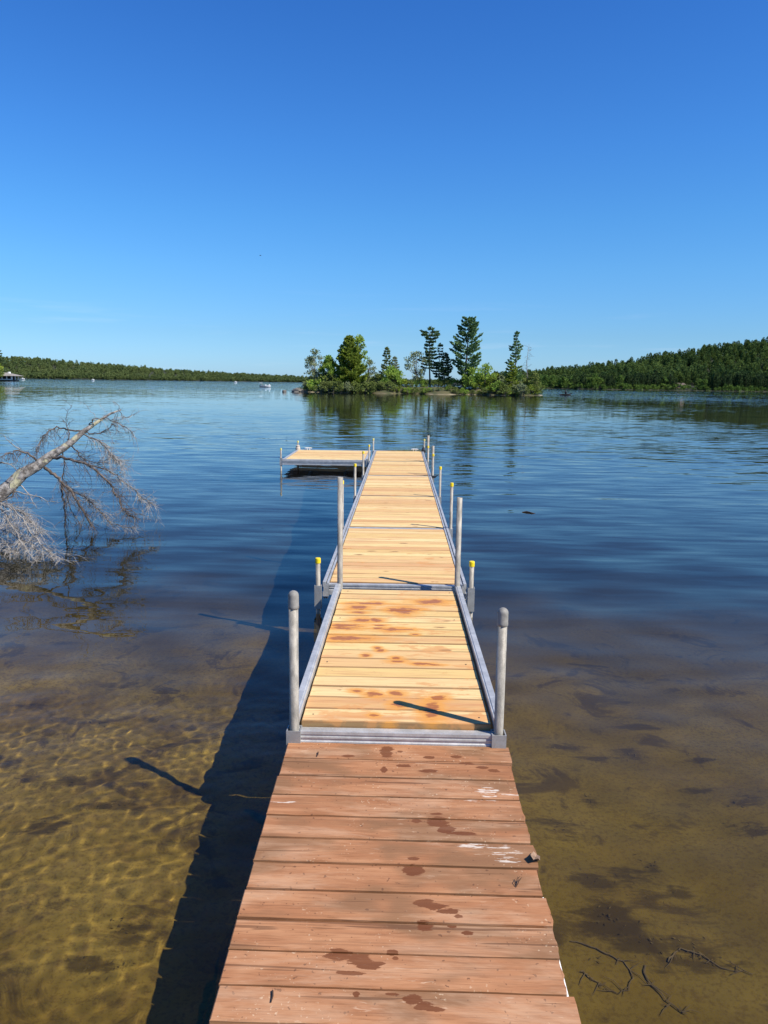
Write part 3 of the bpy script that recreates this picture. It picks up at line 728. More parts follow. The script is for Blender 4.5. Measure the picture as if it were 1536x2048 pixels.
itree(1030, 48, 178, 'pine', 'tallest pine on the island, full dark layered crown', ISL_Y + 1.5, seed=3, bare=.13, layers=19, leaf=.36, shape=pine_shape, tip_up=.42, gappy=.12, dens=1.5)
itree(836, 100, 142, 'pine', 'tall open pine on the island with bare lower trunk and ragged crown', ISL_Y + 3, seed=8, bare=.3, layers=13, leaf=.34, shape=open_shape, tip_up=.2, gappy=.2, dens=1.4, lm=L_dark)
itree(882, 192, 84, 'pine', 'slim dark pine growing close beside the open ragged pine', ISL_Y + 4, seed=13, bare=.22, layers=12, leaf=.3, tip_up=.15, lm=L_dark, gappy=.2)
itree(918, 246, 104, 'pine', 'short dark pine standing between the two tallest island pines', ISL_Y + 2, seed=17, bare=.15, layers=11, leaf=.33, tip_up=.3, lm=L_dark, gappy=.15)
itree(1306, 124, 116, 'pine', 'narrow tall pine near the bare grey tree on the island', ISL_Y + 2, seed=23, bare=.12, layers=18, leaf=.32, shape=lambda f: (1 - f) ** .6 * (.8 + .25 * math.sin(f * 21)), tip_up=.38, gappy=.22)
itree(1288, 296, 112, 'pine', 'low yellow-green fir at the foot of the narrow tall pine', ISL_Y + .5, seed=29, bare=.03, layers=10, leaf=.3, tip_up=.2, lm=L_gold, gappy=.1)
itree(388, 148, 205, 'pine', 'big dense golden-green conifer on the island, broad cone shape', ISL_Y + 1, name='conifer_tree', seed=31, bare=.02, layers=24, leaf=.36, shape=lambda f: (1 - f) ** .62 * (.82 + .18 * min(1, f * 6)), tip_up=.42, droop=.1, dens=2.1, lm=L_gold, gappy=.04)
itree(435, 142, 120, 'broad', 'bright green leafy tree rising behind the big golden-green conifer', ISL_Y + 4.5, seed=37, crown0=.3, clumps=34, per=80, leaf=.28, lm=L_green)
itree(195, 222, 112, 'broad', 'thin grey-green leafy tree with bare twigs at the rocky end of the island', ISL_Y + 2.5, seed=41, crown0=.22, clumps=34, per=60, leaf=.22, lm=L_grey, bark=BK2)
itree(272, 262, 112, 'broad', 'rounded dark green tree beside the big golden-green conifer', ISL_Y + 1.5, seed=43, crown0=.1, clumps=44, per=110, leaf=.26, lm=L_green)
itree(498, 278, 78, 'broad', 'small airy tree with see-through crown next to the golden-green conifer', ISL_Y + 2, seed=47, crown0=.3, clumps=20, per=34, leaf=.2, lm=L_grey, bark=BK2)
itree(594, 212, 82, 'pine', 'slender pale conifer with a double top on the island', ISL_Y + 2, name='conifer_tree', seed=53, bare=.06, layers=15, leaf=.3, tip_up=.3, lm=L_olive, gappy=.2)
itree(640, 264, 74, 'pine', 'shorter pale conifer twin to the slender double-topped one', ISL_Y + 2.5, name='conifer_tree', seed=59, bare=.06, layers=12, leaf=.28, tip_up=.3, lm=L_grey, gappy=.2)
itree(628, 322, 128, 'broad', 'wide bright green bushy tree in front of the two pale conifers', ISL_Y + .2, seed=61, crown0=.05, clumps=34, per=70, leaf=.24, trunk=3, lm=L_green)
itree(758, 226, 116, 'broad', 'airy light green birch-like tree left of the open ragged pine', ISL_Y + 2, seed=67, crown0=.18, clumps=30, per=44, leaf=.24, lm=L_grey, bark=BK2, tall=.8)
itree(1142, 312, 124, 'broad', 'small spreading bright green tree with dark leaning trunk', ISL_Y + .6, seed=71, crown0=.42, clumps=26, per=52, leaf=.24, lm=L_green)
itree(1064, 330, 96, 'broad', 'yellow-green leafy sapling tucked under the tallest pine', ISL_Y + .2, seed=73, crown0=.12, clumps=22, per=55, leaf=.22, trunk=2, lm=L_green)
itree(1418, 342, 84, 'broad', 'upright olive bush-like tree at the low end of the island', ISL_Y + 1, seed=79, crown0=.05, clumps=24, per=60, leaf=.24, trunk=2, lm=L_olive)

# bare grey tree
def bare_geo(h, w, seed, n=26):
    r = np.random.default_rng(seed); tb = [([(0,0,0), (.15,0,h*.3), (-.05,0,h*.65), (.2,0,h)], [.09,.07,.045,.015])]; tw = []
    for k in range(n):
        z = h * (.2 + .78 * k / n); az = r.random() * 6.28; L = w * .5 * (.5 + .6 * r.random()) * (1 - .5 * k / n)
        e = (math.cos(az) * L, math.sin(az) * L, z + .35 * L * r.normal()); m_ = (e[0] * .5, e[1] * .5, z + .12)
        tw.append(([(0, 0, z), m_, e], [.03, .02, .008]))
        for j in range(4):
            q = .4 + .6 * r.random(); s_ = (e[0] * q, e[1] * q, z + (e[2] - z) * q); tw.append(([s_, (s_[0] + r.normal() * .25, s_[1] + r.normal() * .25, s_[2] + r.normal() * .2)], [.012, .006]))
    return tb, tw
xb = ipos(1372, ISL_Y + 2); zb = ground_z(xb, ISL_Y + 2)
tb, tw = bare_geo(ihz(1372, 190, ISL_Y + 2) - zb, 3.6, 5)
bt = thing('bare_tree', 'bare grey leafless tree standing beside the narrow tall pine', 'tree', (xb, ISL_Y + 2, zb), (0, 0, 0), 'trees on the island')
tubes_to_mb(tb).build('trunk', BK2, bt, True); tubes_to_mb(tw, 4).build('bare_branches', BK2, bt)

# shrubs along the island shore
r_ = np.random.default_rng(99); random.seed(4)
shr = [broad_geo(2.0, 2.6, 300 + k, crown0=.02, clumps=20, per=46, leaf=.2, trunk=4) for k in range(4)]
smesh = [(tubes_to_mb(tb_, 4).mesh('stems', BK2), [np_mesh('foliage', V, F_, lm) for lm in (L_olive, L_green, L_gold, L_grey)]) for tb_, (V, F_) in shr]
names_ = ['olive', 'bright green', 'yellow-green', 'grey-green']
NEAR = [(120, 'the dark rocks'), (195, 'the thin grey-green tree'), (272, 'the rounded dark green tree'), (388, 'the big golden-green conifer'), (498, 'the small airy tree'), (594, 'the slender pale conifer'), (640, 'the wide bushy tree'),
        (758, 'the birch-like tree'), (836, 'the open ragged pine'), (918, 'the short dark pine'), (1030, 'the tallest pine'), (1142, 'the small spreading tree'), (1225, 'the gap before the low fir'), (1306, 'the narrow tall pine'), (1372, 'the bare grey tree'), (1440, 'the low end of the island')]
def shrub_label(X_, front, hh, colour):
    nm = min(NEAR, key=lambda q: abs(q[0] - X_))[1]; size = 'low' if hh < .7 else 'rounded' if hh < 1.0 else 'tall'
    return f"{size} {colour} shrub {'at the water edge below' if front else 'in the row behind, by'} {nm}"
for k in range(84):
    X_ = 135 + 1300 * (k + .5 + random.uniform(-.35, .35)) / 84; front = k % 3 != 2; y = ISL_Y + (random.uniform(-2.6, -1.9) if front else random.uniform(.2, 2.2))
    if X_ < 190 or X_ > 1400: y = ISL_Y + random.uniform(-.3, 2.6)
    x = ipos(X_, y); z0 = ground_z(x, y); hh = random.uniform(.42, .8) if front else random.uniform(.75, 1.15)
    if 650 < X_ < 1180: hh *= .72
    if X_ > 1190: hh *= 1.22
    if X_ < 520: hh *= 1.15
    mi = random.choices((0, 1, 2, 3), (6, 2, 1, 2))[0]; g_ = random.randrange(4)
    o = thing('shrub', shrub_label(X_, front, hh, names_[mi]), 'shrub', (x, y, z0), (0, 0, random.uniform(0, 6.28)), 'island shrubs')
    o.scale = (hh * random.uniform(.9, 1.3), hh * random.uniform(.9, 1.2), hh)
    link(bpy.data.objects.new('stems', smesh[g_][0]), o); link(bpy.data.objects.new('foliage', smesh[g_][1][mi]), o)

# rocks
M['rock'] = mat_plain('granite', (.13,.12,.105), .85, .35, 2.5)
def rock(label, loc, sx, sy, sz, seed, mat=None, group='rocks by the island'):
    bm = bmesh.new(); bmesh.ops.create_icosphere(bm, subdivisions=2, radius=1); r = random.Random(seed)
    for v in bm.verts: v.co *= 1 + r.uniform(-.18, .18)
    me = bpy.data.meshes.new('rock'); bm.to_mesh(me); bm.free(); me.materials.append(mat or M['rock'])
    o = link(bpy.data.objects.new('rock', me)); o.location = loc; o.scale = (sx, sy, sz); o.rotation_euler = (0, 0, r.uniform(0, 6)); return tag(o, label, 'rock', group)
a = on_z(569, 784, 0); rock('lone pale rock breaking the water off the island tip', (a.x, a.y, .06), .38, .4, .3, 4)
for k, X_ in enumerate((98, 118, 140)):
    rock('dark rock at the tip of the island under the thin grey-green tree', (ipos(X_, ISL_Y + 1), ISL_Y + .2 + k * .3, .15), .9, .8, .5 - k * .08, 10 + k)

# ------------------------------------------------------------------ forested shores
def low_pine(seed, leaf=.9):
    return pine_geo(11.0, 5.2, seed, bare=.12, layers=11, dens=.30, leaf=leaf, tip_up=.25, gappy=.1, shape=lambda f: (1 - f) ** .7 * (.7 + .3 * min(1, f * 5)))
def low_broad(seed, leaf=.8):
    return broad_geo(9.5, 7.2, seed, crown0=.18, clumps=26, per=22, leaf=leaf)
L_hpine = mat_leaf('shore_pine_needles', (0.045,0.080,0.034), (0.085,0.130,0.048), (0.060,0.095,0.038), .15, .25)
L_hbroad = mat_leaf('shore_leaves', (0.097,0.168,0.038), (0.169,0.248,0.053), (0.080,0.147,0.038), .25, .25)
L_far = mat_leaf('far_forest_leaves', (0.065,0.106,0.041), (0.162,0.199,0.065), (0.114,0.152,0.057), .2, .028)
L_far2 = mat_leaf('hill_forest_leaves', (0.056,0.100,0.038), (0.152,0.212,0.053), (0.089,0.147,0.045), .2, .06)
kinds = []
for k in range(4):
    tb_, (V, F_) = low_pine(500 + k); kinds.append((tubes_to_mb(tb_[:1], 5).mesh('trunk', BK), np_mesh('crown', V, F_, L_hpine), V, F_))
for k in range(4):
    tb_, (V, F_) = low_broad(600 + k); kinds.append((tubes_to_mb(tb_[:3], 5).mesh('trunk', BK), np_mesh('crown', V, F_, L_hbroad), V, F_))

# right shore: hill rising to the right; shoreline polyline (x, y)
SH = np.array([(40., 372), (62, 356), (100, 352), (150, 364), (205, 372), (260, 362), (330, 330), (420, 285), (520, 240)])
def shore_y(x): return np.interp(x, SH[:, 0], SH[:, 1])
def hill_z(x, y):
    d = y - shore_y(x) - 3 * np.sin(x * .11); rise = np.interp(x, [30, 60, 110, 150, 205, 260, 400, 560], [1, 2.5, 6.0, 10.5, 20, 27, 36, 36])
    z = np.where(d > 0, .4 + rise * smoothstep(4, 120, d) + .6 * np.minimum(d, 6) / 6, np.maximum(d * .25, -4))
    e = np.clip((x - 34) / 14, 0, 1); return z * e - (1 - e) * 3
xs = np.linspace(25, 560, 150); ys = np.linspace(215, 640, 130); X, Y, F = grid(xs, ys)
soil = mat_plain('forest_floor', (.020,.026,.011), .95, .4, .3)
o = link(bpy.data.objects.new('shore_hill', np_mesh('shore_hill', np.stack([X, Y, hill_z(X, Y)], -1).reshape(-1, 3), F, soil, True))); tag(o, kind='structure')
r_ = np.random.default_rng(2024); pts = []
tries = 0
while len(pts) < 1900 and tries < 90000:
    tries += 1; x = r_.uniform(38, 300); dd = r_.random() ** 1.6 * 150 + 1.5; y = shore_y(x) + 3 * math.sin(x * .11) + dd
    if hill_z(x, y) < .3: continue
    if 134 < x < 148 and 9 < dd < 24: continue
    if 136 < x < 146 and dd <= 9: continue                                  # clearing with the house
    mind = 2.1 if dd < 25 else 2.7
    if any((x - q[0]) ** 2 + (y - q[1]) ** 2 < mind ** 2 for q in pts[-700:]): continue
    pts.append((x, y, dd))
pts.sort(key=lambda q: q[2])
leafy = lambda x, y: (math.sin(x * .09 + 1.1) + math.sin(x * .031 + y * .05) + r_.normal() * .7) > .75
def big_join(items, name, mat, label, cat):
    Vs = []; Fs = []; o_ = 0
    for V, F_, loc, s_, a in items:
        c, s = math.cos(a), math.sin(a); W_ = V * s_; W_ = np.stack([W_[:, 0]*c - W_[:, 1]*s, W_[:, 0]*s + W_[:, 1]*c, W_[:, 2]], -1) + np.array(loc)
        Vs.append(W_); Fs.append(F_ + o_); o_ += len(V)
    ob = link(bpy.data.objects.new(name, np_mesh(name, np.concatenate(Vs), np.concatenate(Fs), mat))); return tag(ob, label, cat, None, 'stuff')
items = []; np_, nbr = 0, 0
for i, (x, y, dd) in enumerate(pts):
    z = float(hill_z(x, y)) - .15; lf_ = leafy(x, y); k = r_.integers(0, 4) + (4 if lf_ else 0); s_ = r_.uniform(.52, .86) * (1.0 if dd > 8 else .9); a = r_.uniform(0, 6.28)
    s_ *= float(np.interp(x, [40, 75, 130, 200], [.62, .74, .9, 1.0]))
    if i < 300:
        where = 'at the hill shore tip' if x < 62 else 'on the low hill shore' if x < 90 else 'on the rising hill shore' if x < 115 else 'before the lake house' if x < 132 else 'beside the lake house' if x < 150 else 'past the lake house' if x < 175 else 'under the high hill' if x < 210 else 'past the high hill'
        row = 'at the waterline' if dd < 5 else 'just behind the waterline' if dd < 12 else 'back from the water'
        size = 'small' if s_ < .6 else 'middling' if s_ < .8 else 'tall'
        o = thing('leafy_tree' if lf_ else 'pine_tree', f"{size} {'fresh green leafy tree' if lf_ else 'dark pine'} {row} {where}", 'tree', (x, y, z), (0, 0, a), 'leafy trees on the hill shore' if lf_ else 'pines on the hill shore')
        o.scale = (s_, s_, s_ * r_.uniform(.9, 1.15)); link(bpy.data.objects.new('trunk', kinds[k][0]), o); link(bpy.data.objects.new('crown', kinds[k][1]), o)
    else: items.append((kinds[k][2], kinds[k][3], (x, y, z), s_, a))
big_join(items, 'hill_forest', L_far2, 'dense mixed forest covering the hill behind the shoreline trees', 'forest')
# low bushes that hide the trunks along the water
sb = [broad_geo(2.6, 4.0, 700 + k, crown0=.02, clumps=12, per=16, leaf=.6, trunk=2)[1] for k in range(3)]; items = []
for x in np.arange(44, 300, 1.5):
    x += r_.normal() * .8; y = shore_y(x) + 3 * math.sin(x * .11) + .4 + abs(r_.normal()) * 1.1
    if 137 < x < 145 and r_.random() < .6: continue
    V, F_ = sb[r_.integers(0, 3)]; items.append((V, F_, (x, y, max(.1, float(hill_z(x, y)) - .2)), r_.uniform(.5, 1.1), r_.uniform(0, 6.28)))
big_join(items, 'shore_undergrowth', L_hbroad, 'low bushes lining the water under the hill trees', 'bushes')

# far shore across the lake, left of and behind the island
def far_sh(x): return np.interp(x, [-700, -420, -250, -100, 0, 120, 400], [700, 760, 800, 830, 900, 950, 1000])
def far_z(x, y):
    d = y - far_sh(x); rise = np.interp(x, [-700, -420, -380, -300, -220, -160, -110, -60, 0, 400], [22, 18.0, 14.5, 10.0, 6.4, 4.4, 2.8, 2.0, 1.5, 1.6])
    return np.where(d > 0, .3 + rise * smoothstep(0, 90, d), np.maximum(d * .1, -5))
xs = np.linspace(-900, 500, 180); ys = np.linspace(600, 1250, 90); X, Y, F = grid(xs, ys)
o = link(bpy.data.objects.new('far_shore', np_mesh('far_shore', np.stack([X, Y, far_z(X, Y)], -1).reshape(-1, 3), F, soil, True))); tag(o, kind='structure')
lp = [broad_geo(7.5, 8.0, 800 + k, crown0=.08, clumps=16, per=14, leaf=1.3)[1] for k in range(4)] + [pine_geo(9, 5.0, 820 + k, bare=.08, layers=7, dens=.14, leaf=1.4)[1] for k in range(3)]
items = []
for k in range(4200):
    x = r_.uniform(-620, 330); y = far_sh(x) + 1 + r_.random() ** 1.5 * 110
    V, F_ = lp[r_.choice(7, p=[.23, .23, .23, .22, .03, .03, .03])]; items.append((V, F_, (x, y, float(far_z(x, y)) - .3), r_.uniform(.5, .78) * (1.0 if x < -300 else .8), r_.uniform(0, 6.28)))
big_join(items, 'far_forest', L_far, 'continuous low green forest along the far shore of the lake', 'forest')

# ------------------------------------------------------------------ left point with boathouse and pine
BH_Y = 300.0
def bpx(u): return on_y(u, 760, BH_Y).x
xs = np.linspace(bpx(-260), bpx(4), 40); ys = np.linspace(BH_Y - 14, BH_Y + 60, 30); X, Y, F = grid(xs, ys)
e_ = np.clip((bpx(-12) - .75 * (Y - BH_Y) - X) / 12, 0, 1); Z = -1.2 + 1.9 * smoothstep(-1, 4, (Y - (BH_Y - 8))) * smoothstep(0, .5, e_) + 2.0 * e_ * smoothstep(0, 30, Y - BH_Y)
o = link(bpy.data.objects.new('left_point', np_mesh('left_point', np.stack([X, Y, Z], -1).reshape(-1, 3), F, soil, True))); tag(o, kind='structure')
bh = thing('boathouse', 'low white boathouse with a grey hipped roof on the water', 'boathouse', (0, 0, 0))
x0, x1 = bpx(-34), bpx(23.5); zt = on_y(20, 751.8, BH_Y).z; zroof = on_y(8, 745, BH_Y).z; zb = .45
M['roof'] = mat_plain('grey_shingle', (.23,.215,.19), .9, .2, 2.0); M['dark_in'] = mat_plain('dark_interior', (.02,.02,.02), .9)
MB().box(x0, x1, BH_Y, BH_Y + 6, .0, zb).build('deck', M['dark_timber'], bh)
for k in range(7):
    xx = x0 + (x1 - x0 - .35) * k / 6; MB().box(xx, xx + .35, BH_Y + .05, BH_Y + .3, zb, zt - .02).build('post', M['white'], bh)
for k in range(3): MB().box(x1 - .32, x1 - .02, BH_Y + .6 + k * 2.4, BH_Y + .9 + k * 2.4, zb, zt - .02).build('post', M['white'], bh)
MB().box(x0, x1, BH_Y + .08, BH_Y + .2, zb, zb + .32).build('railing', M['white'], bh)
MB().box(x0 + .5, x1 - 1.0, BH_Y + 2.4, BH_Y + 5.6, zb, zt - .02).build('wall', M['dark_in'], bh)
ex = 1.4; xa, xb_ = x0 - ex, bpx(31.5); ya, yb_ = BH_Y - ex, BH_Y + 6 + ex; xm0, xm1 = xa + 4, bpx(9)
rf = MB(); rf.add([(xa,ya,zt),(xb_,ya,zt),(xb_,yb_,zt),(xa,yb_,zt),(xm0,BH_Y+3,zroof),(xm1,BH_Y+3,zroof)], [(0,1,5,4),(1,2,5),(2,3,4,5),(3,0,4),(0,3,2,1)]); rfo = rf.build('roof', M['roof'], bh)
MB().box(bpx(11), bpx(14.5), BH_Y + 2.2, BH_Y + 3.2, zroof - .9, on_y(12, 744, BH_Y).z + .1).build('chimney', M['white'], rfo)
def lefttree(u, top, y, kind, w, label, seed, lm):
    x = on_y(u, 760, y).x; h = on_y(u, top, y).z - .6
    geo = pine_geo(h, w, seed, bare=.1, layers=14, leaf=.6, dens=.7, tip_up=.15) if kind == 'pine' else broad_geo(h, w, seed, crown0=.05, clumps=30, per=50, leaf=.5)
    make_tree('pine_tree' if kind == 'pine' else 'leafy_tree', label, 'tree', (x, y, .5), geo, BK, lm, 'trees on the boathouse point')
lefttree(-4, 680, BH_Y + 16, 'pine', 9.0, 'tall dark pine behind the white boathouse', 901, L_dark)
lefttree(-14, 716, BH_Y + 5, 'broad', 8.5, 'olive leafy tree beside the white boathouse roof', 903, L_gold)
lefttree(-9, 738, BH_Y - 5, 'broad', 6.0, 'low olive bush tree in front of the boathouse post row', 905, L_olive)
lefttree(-60, 690, BH_Y + 14, 'pine', 9.0, 'second dark pine further along the boathouse point', 907, L_dark)

# house on the hill shore
hx, hy = 141., float(shore_y(141.)) + 3 * math.sin(141 * .11) + 12; hz = float(hill_z(hx, hy)) - .1
hs = thing('lake_house', 'small brown lake house in a clearing on the wooded hill shore', 'house', (hx, hy, hz), (0, 0, .15)); hs.scale = (.62, .62, .62)
M['brown_wall'] = mat_plain('brown_siding', (.16,.10,.07), .85); M['pale_trim'] = mat_plain('pale_trim', (.30,.28,.25), .7); M['pane'] = mat_metal('window_pane', (.05,.06,.07), .1, 0.0, .1)
MB().box(-4, 4, 0, 6, 0, 2.6).build('wall', M['brown_wall'], hs)
MB().prism([(-.8, 2.6), (3, 4.3), (6.8, 2.6), (6.8, 2.45), (-.8, 2.45)], 'x', -4.6, 4.6).build('roof', mat_plain('brown_roof', (.10,.075,.06), .9), hs)
for xx in (-2.8, -.9, 1.0, 2.9):
    w_ = MB().box(xx - .6, xx + .6, -.06, -.003, .8, 2.1).build('window', M['pale_trim'], hs); MB().box(xx - .5, xx + .5, -.075, -.062, .9, 2.0).build('pane', M['pane'], w_)
MB().box(-4.4, 4.4, -2.2, -.08, -.15, .0).build('porch', M['pale_trim'], hs)

# ------------------------------------------------------------------ fallen dead tree over the water on the left
def dz(X_, Y_): return X_ / 4.453, 780 + Y_ / 4.453
DEADW = mat_bark('dead_wood', (.085,.075,.066), (.34,.32,.30), 16.0, (1,1,1), .95, (.42,.40,.26))
DARKW = mat_bark('dead_branch', (.06,.047,.038), (.16,.13,.11), 14.0, (1,1,1))
PALEW = mat_bark('bleached_twigs', (.20,.18,.155), (.40,.37,.33), 14.0, (1,1,1))
dead = thing('dead_tree', 'fallen dead grey tree leaning out over the lake, bare drooping twigs touching water', 'dead tree', (-6.2, 2.4, 0))
OFF = Vector((-6.2, 2.4, 0))
def dpt(X_, Y_, y): return on_y(*dz(X_, Y_), y) - OFF
trunk_px = [(-420,1200),(-200,1075),(0,930),(100,845),(200,745),(330,678),(440,592),(560,520),(640,462),(740,372),(860,290),(980,212),(1080,176)]
def trunk_y(X_): return 2.55 + 1.0 * max(0, (X_ + 420)) / 1500
rs = [.105,.098,.088,.082,.076,.064,.055,.046,.040,.031,.022,.014,.008]
r_ = np.random.default_rng(77)
tp = [dpt(x, y, trunk_y(x)) for x, y in trunk_px]
MB().tube(tp, rs, 12).build('trunk', DEADW, dead, True)
def curve(pts, n=4):                                   # Catmull-Rom refinement
    out = []; P = [pts[0]] + pts + [pts[-1]]
    for i in range(1, len(P) - 2):
        for k in range(n):
            t_ = k / n; a, b, c_, d_ = P[i-1], P[i], P[i+1], P[i+2]
            out.append(.5 * ((2*b) + (c_-a)*t_ + (2*a-5*b+4*c_-d_)*t_*t_ + (3*b-a-3*c_+d_)*t_**3))
    out.append(pts[-1]); return out
def twig_chain(start, d, L, r0, droop, seg=4):
    pts = [start]; d = d.normalized()
    for k in range(seg):
        d = (d + Vector((r_.normal() * .28, r_.normal() * .28, -droop + r_.normal() * .22))).normalized(); pts.append(pts[-1] + d * (L / seg))
    return pts, [r0 * (1 - .75 * k / seg) for k in range(seg + 1)]
def limb(px_pts, dy, r0, mat, twn, twl, twmat, tdir, start=.2, droop=.15, r1=.25):
    """one dead limb (photo points, dy = how far it comes towards or away from the shore end) with its twigs"""
    n = len(px_pts); y0 = trunk_y(px_pts[0][0])
    base = [dpt(x, y, y0 + dy * (i / (n - 1)) ** .8) for i, (x, y) in enumerate(px_pts)]; pts = curve(base, 4); m = len(pts)
    pts = [p_ + Vector(r_.normal(size=3) * .008) * (0 if i in (0,) else 1) for i, p_ in enumerate(pts)]
    br = MB().tube(pts, [r0 * (1 - (1 - r1) * i / (m - 1)) for i in range(m)], 6).build('branch', mat, dead, True)
    tw_ = MB()
    for k in range(int(twn * 1.1)):
        f = start + (1 - start) * r_.random() ** .9; i = min(int(f * (m - 1)), m - 2); s_ = pts[i].lerp(pts[i + 1], f * (m - 1) - i)
        al = (pts[i + 1] - pts[i]).normalized(); d = al * (.7 + .5 * r_.random()) + Vector(tdir) * (.3 + .7 * r_.random()) + Vector(r_.normal(size=3) * (.7, .9, .65))
        L = twl * (.3 + 1.1 * r_.random() ** 1.6); c_, rad = twig_chain(s_, d, L, .0027, droop, 5); tw_.tube(c_, rad, 3, False)
        for q in range(r_.integers(2, 6)):
            i2 = r_.integers(1, 5); d2 = (c_[i2] - c_[i2 - 1]).normalized() + Vector(r_.normal(size=3) * .6); c2, rd2 = twig_chain(c_[i2], d2, L * (.25 + .4 * r_.random()), .0016, droop, 3); tw_.tube(c2, rd2, 3, False)
    # nothing hangs far below the water
    tw_.v = [(x, y, max(z, -.06)) for x, y, z in tw_.v]
    to = tw_.build('twigs', twmat, br); tag(to, kind='stuff'); return br
dr = (.55, -.1, -.55)
limb([(440,600),(590,605),(720,640),(860,720),(960,810),(1030,940),(1090,1050),(1150,1130)], -.35, .020, DARKW, 115, .34, DARKW, (.8, 0, .05), .15, .10)
limb([(720,640),(880,690),(1010,740),(1150,850),(1250,950),(1340,1010)], .15, .011, DARKW, 80, .30, PALEW, (.5, 0, -.2), .1, .14)
limb([(400,690),(480,760),(560,830),(650,930),(730,1060),(815,1205)], -.1, .022, DARKW, 70, .26, DARKW, dr, .25, .12, .5)
limb([(600,880),(720,930),(800,990),(900,1090),(1000,1180),(1190,1235)], -.2, .011, DARKW, 115, .26, PALEW, (.6, 0, 0), .1, .10)
limb([(545,840),(560,960),(580,1080),(575,1215)], -.05, .014, DARKW, 26, .22, DARKW, dr, .3, .12, .5)
limb([(560,850),(600,950),(640,1090),(700,1180)], .1, .008, DARKW, 30, .2, PALEW, dr, .2, .12)
limb([(730,370),(600,350),(480,340),(400,400),(350,480),(325,550)], -.25, .012, DARKW, 48, .26, DARKW, (0, 0, -1), .15, .2)
limb([(610,450),(612,380),(590,310),(570,270)], -.05, .009, DARKW, 6, .16, DARKW, (0, 0, 1), .4, -.02)
limb([(330,630),(250,570),(160,545),(60,575),(-40,610)], -.3, .014, DARKW, 46, .28, DARKW, (0, 0, -1), .1, .18)
limb([(805,330),(815,280),(860,250),(960,260),(1050,290),(1150,360),(1210,430)], -.1, .009, DARKW, 30, .2, PALEW, (.2, 0, -.5), .3, .12)
limb([(760,385),(850,385),(920,370),(980,330),(1040,270)], .1, .009, DARKW, 30, .22, DARKW, (.7, 0, -.2), .2, .08)
limb([(740,395),(840,430),(930,500),(1000,590),(1080,650)], -.15, .009, DARKW, 90, .28, PALEW, (.6, 0, -.35), .1, .14)
limb([(640,500),(680,540),(710,600),(830,640),(960,640)], .1, .009, DARKW, 34, .24, DARKW, (.4, 0, .2), .2, .02)
limb([(560,560),(575,680),(560,790),(600,820)], .1, .008, DARKW, 30, .26, DARKW, (.3, 0, -.6), .1, .15)
limb([(1060,180),(1090,230),(1130,250),(1200,205)], 0, .005, DARKW, 14, .14, PALEW, (.5, 0, -.3), .1, .05)
limb([(1050,175),(1060,150),(1030,115),(975,100)], 0, .004, DARKW, 3, .1, PALEW, (0, 0, 1), .4, 0)
limb([(590,270),(600,220),(640,130)], 0, .004, DARKW, 5, .14, DARKW, (0, 0, 1), .2, -.02)
limb([(845,245),(800,180),(745,110)], 0, .004, PALEW, 3, .1, PALEW, (0, 0, 1), .3, 0)
limb([(90,900),(270,930),(420,980),(510,1000)], -.2, .009, PALEW, 5, .14, PALEW, (.4, 0, -.2), .3, .05)
limb([(180,850),(260,920),(330,1060)], -.2, .008, PALEW, 4, .14, PALEW, (.4, 0, -.2), .3, .05)
limb([(0,650),(80,660),(170,725)], -.1, .010, PALEW, 3, .1, PALEW, (0, 0, 1), .3, 0)
limb([(180,535),(100,470),(20,405)], -.1, .007, PALEW, 3, .1, PALEW, (0, 0, 1), .3, 0)
limb([(150,800),(130,900),(60,980),(-60,1040)], -.2, .016, DARKW, 20, .2, DARKW, dr, .2, .1)
for q, (pp, dy) in enumerate([([(-120,960),(0,1010),(100,1060),(200,1150),(300,1300),(400,1400),(520,1500)], -1.35), ([(-150,1080),(0,1220),(150,1300),(250,1370),(450,1500)], -1.2),
                              ([(-100,980),(30,1080),(90,1200),(180,1330),(310,1530)], -1.3), ([(-150,1150),(-20,1290),(60,1380),(130,1440)], -1.1), ([(-60,970),(80,1030),(190,1080),(270,1160),(330,1280)], -1.0)]):
    limb(pp, dy, .012, PALEW, 80, .34, PALEW, (.35, -.1, -.2), .12, .10)

# ------------------------------------------------------------------ boats, paddler, bird, floating stick
def hull_mesh(name, L, W, H, mat, parent, n=9, flare=.75, bow=1.0):
    mb = MB(); V = []; Fs = []
    for i in range(n):
        f = i / (n - 1); x = (f - .5) * L; w = W / 2 * (1 - max(0, (f - .45) / .55) ** 2.2 * bow) * (.86 + .14 * min(1, f * 4)); sh = H * (1 + .35 * max(0, f - .4)); k_ = H * .55 * max(0, (f - .75) / .25) ** 2
        for y, z in ((-w, sh), (-w * flare, sh * .35 + k_ * .5), (0, -.12 + k_), (w * flare, sh * .35 + k_ * .5), (w, sh), (w * .86, sh - .015), (0, sh * .45), (-w * .86, sh - .015)): V.append((x, y, z))
    for i in range(n - 1):
        for k in range(8): Fs.append((i*8+k, i*8+(k+1) % 8, (i+1)*8+(k+1) % 8, (i+1)*8+k))
    Fs += [tuple(range(7, -1, -1)), tuple(range((n-1)*8, n*8))]
    return mb.add(V, Fs).build(name, mat, parent)
a = on_z(531, 774.6, 0)
mboat = thing('motorboat', 'white motorboat with a raised white canopy out on the open lake', 'boat', (a.x, a.y, .05), (0, 0, .12))
hull_mesh('hull', 2.7, 1.1, .42, M['white'], mboat)
MB().box(-.1, .25, -.35, .35, .3, .66, .05).build('console', M['white'], mboat); MB().box(.9, 1.2, -.3, .3, .45, .75, .05).build('bow_cushion', M['white'], mboat)
MB().box(-1.62, -.8, -.48, .48, 1.06, 1.13, .03).build('canopy', M['white'], mboat)
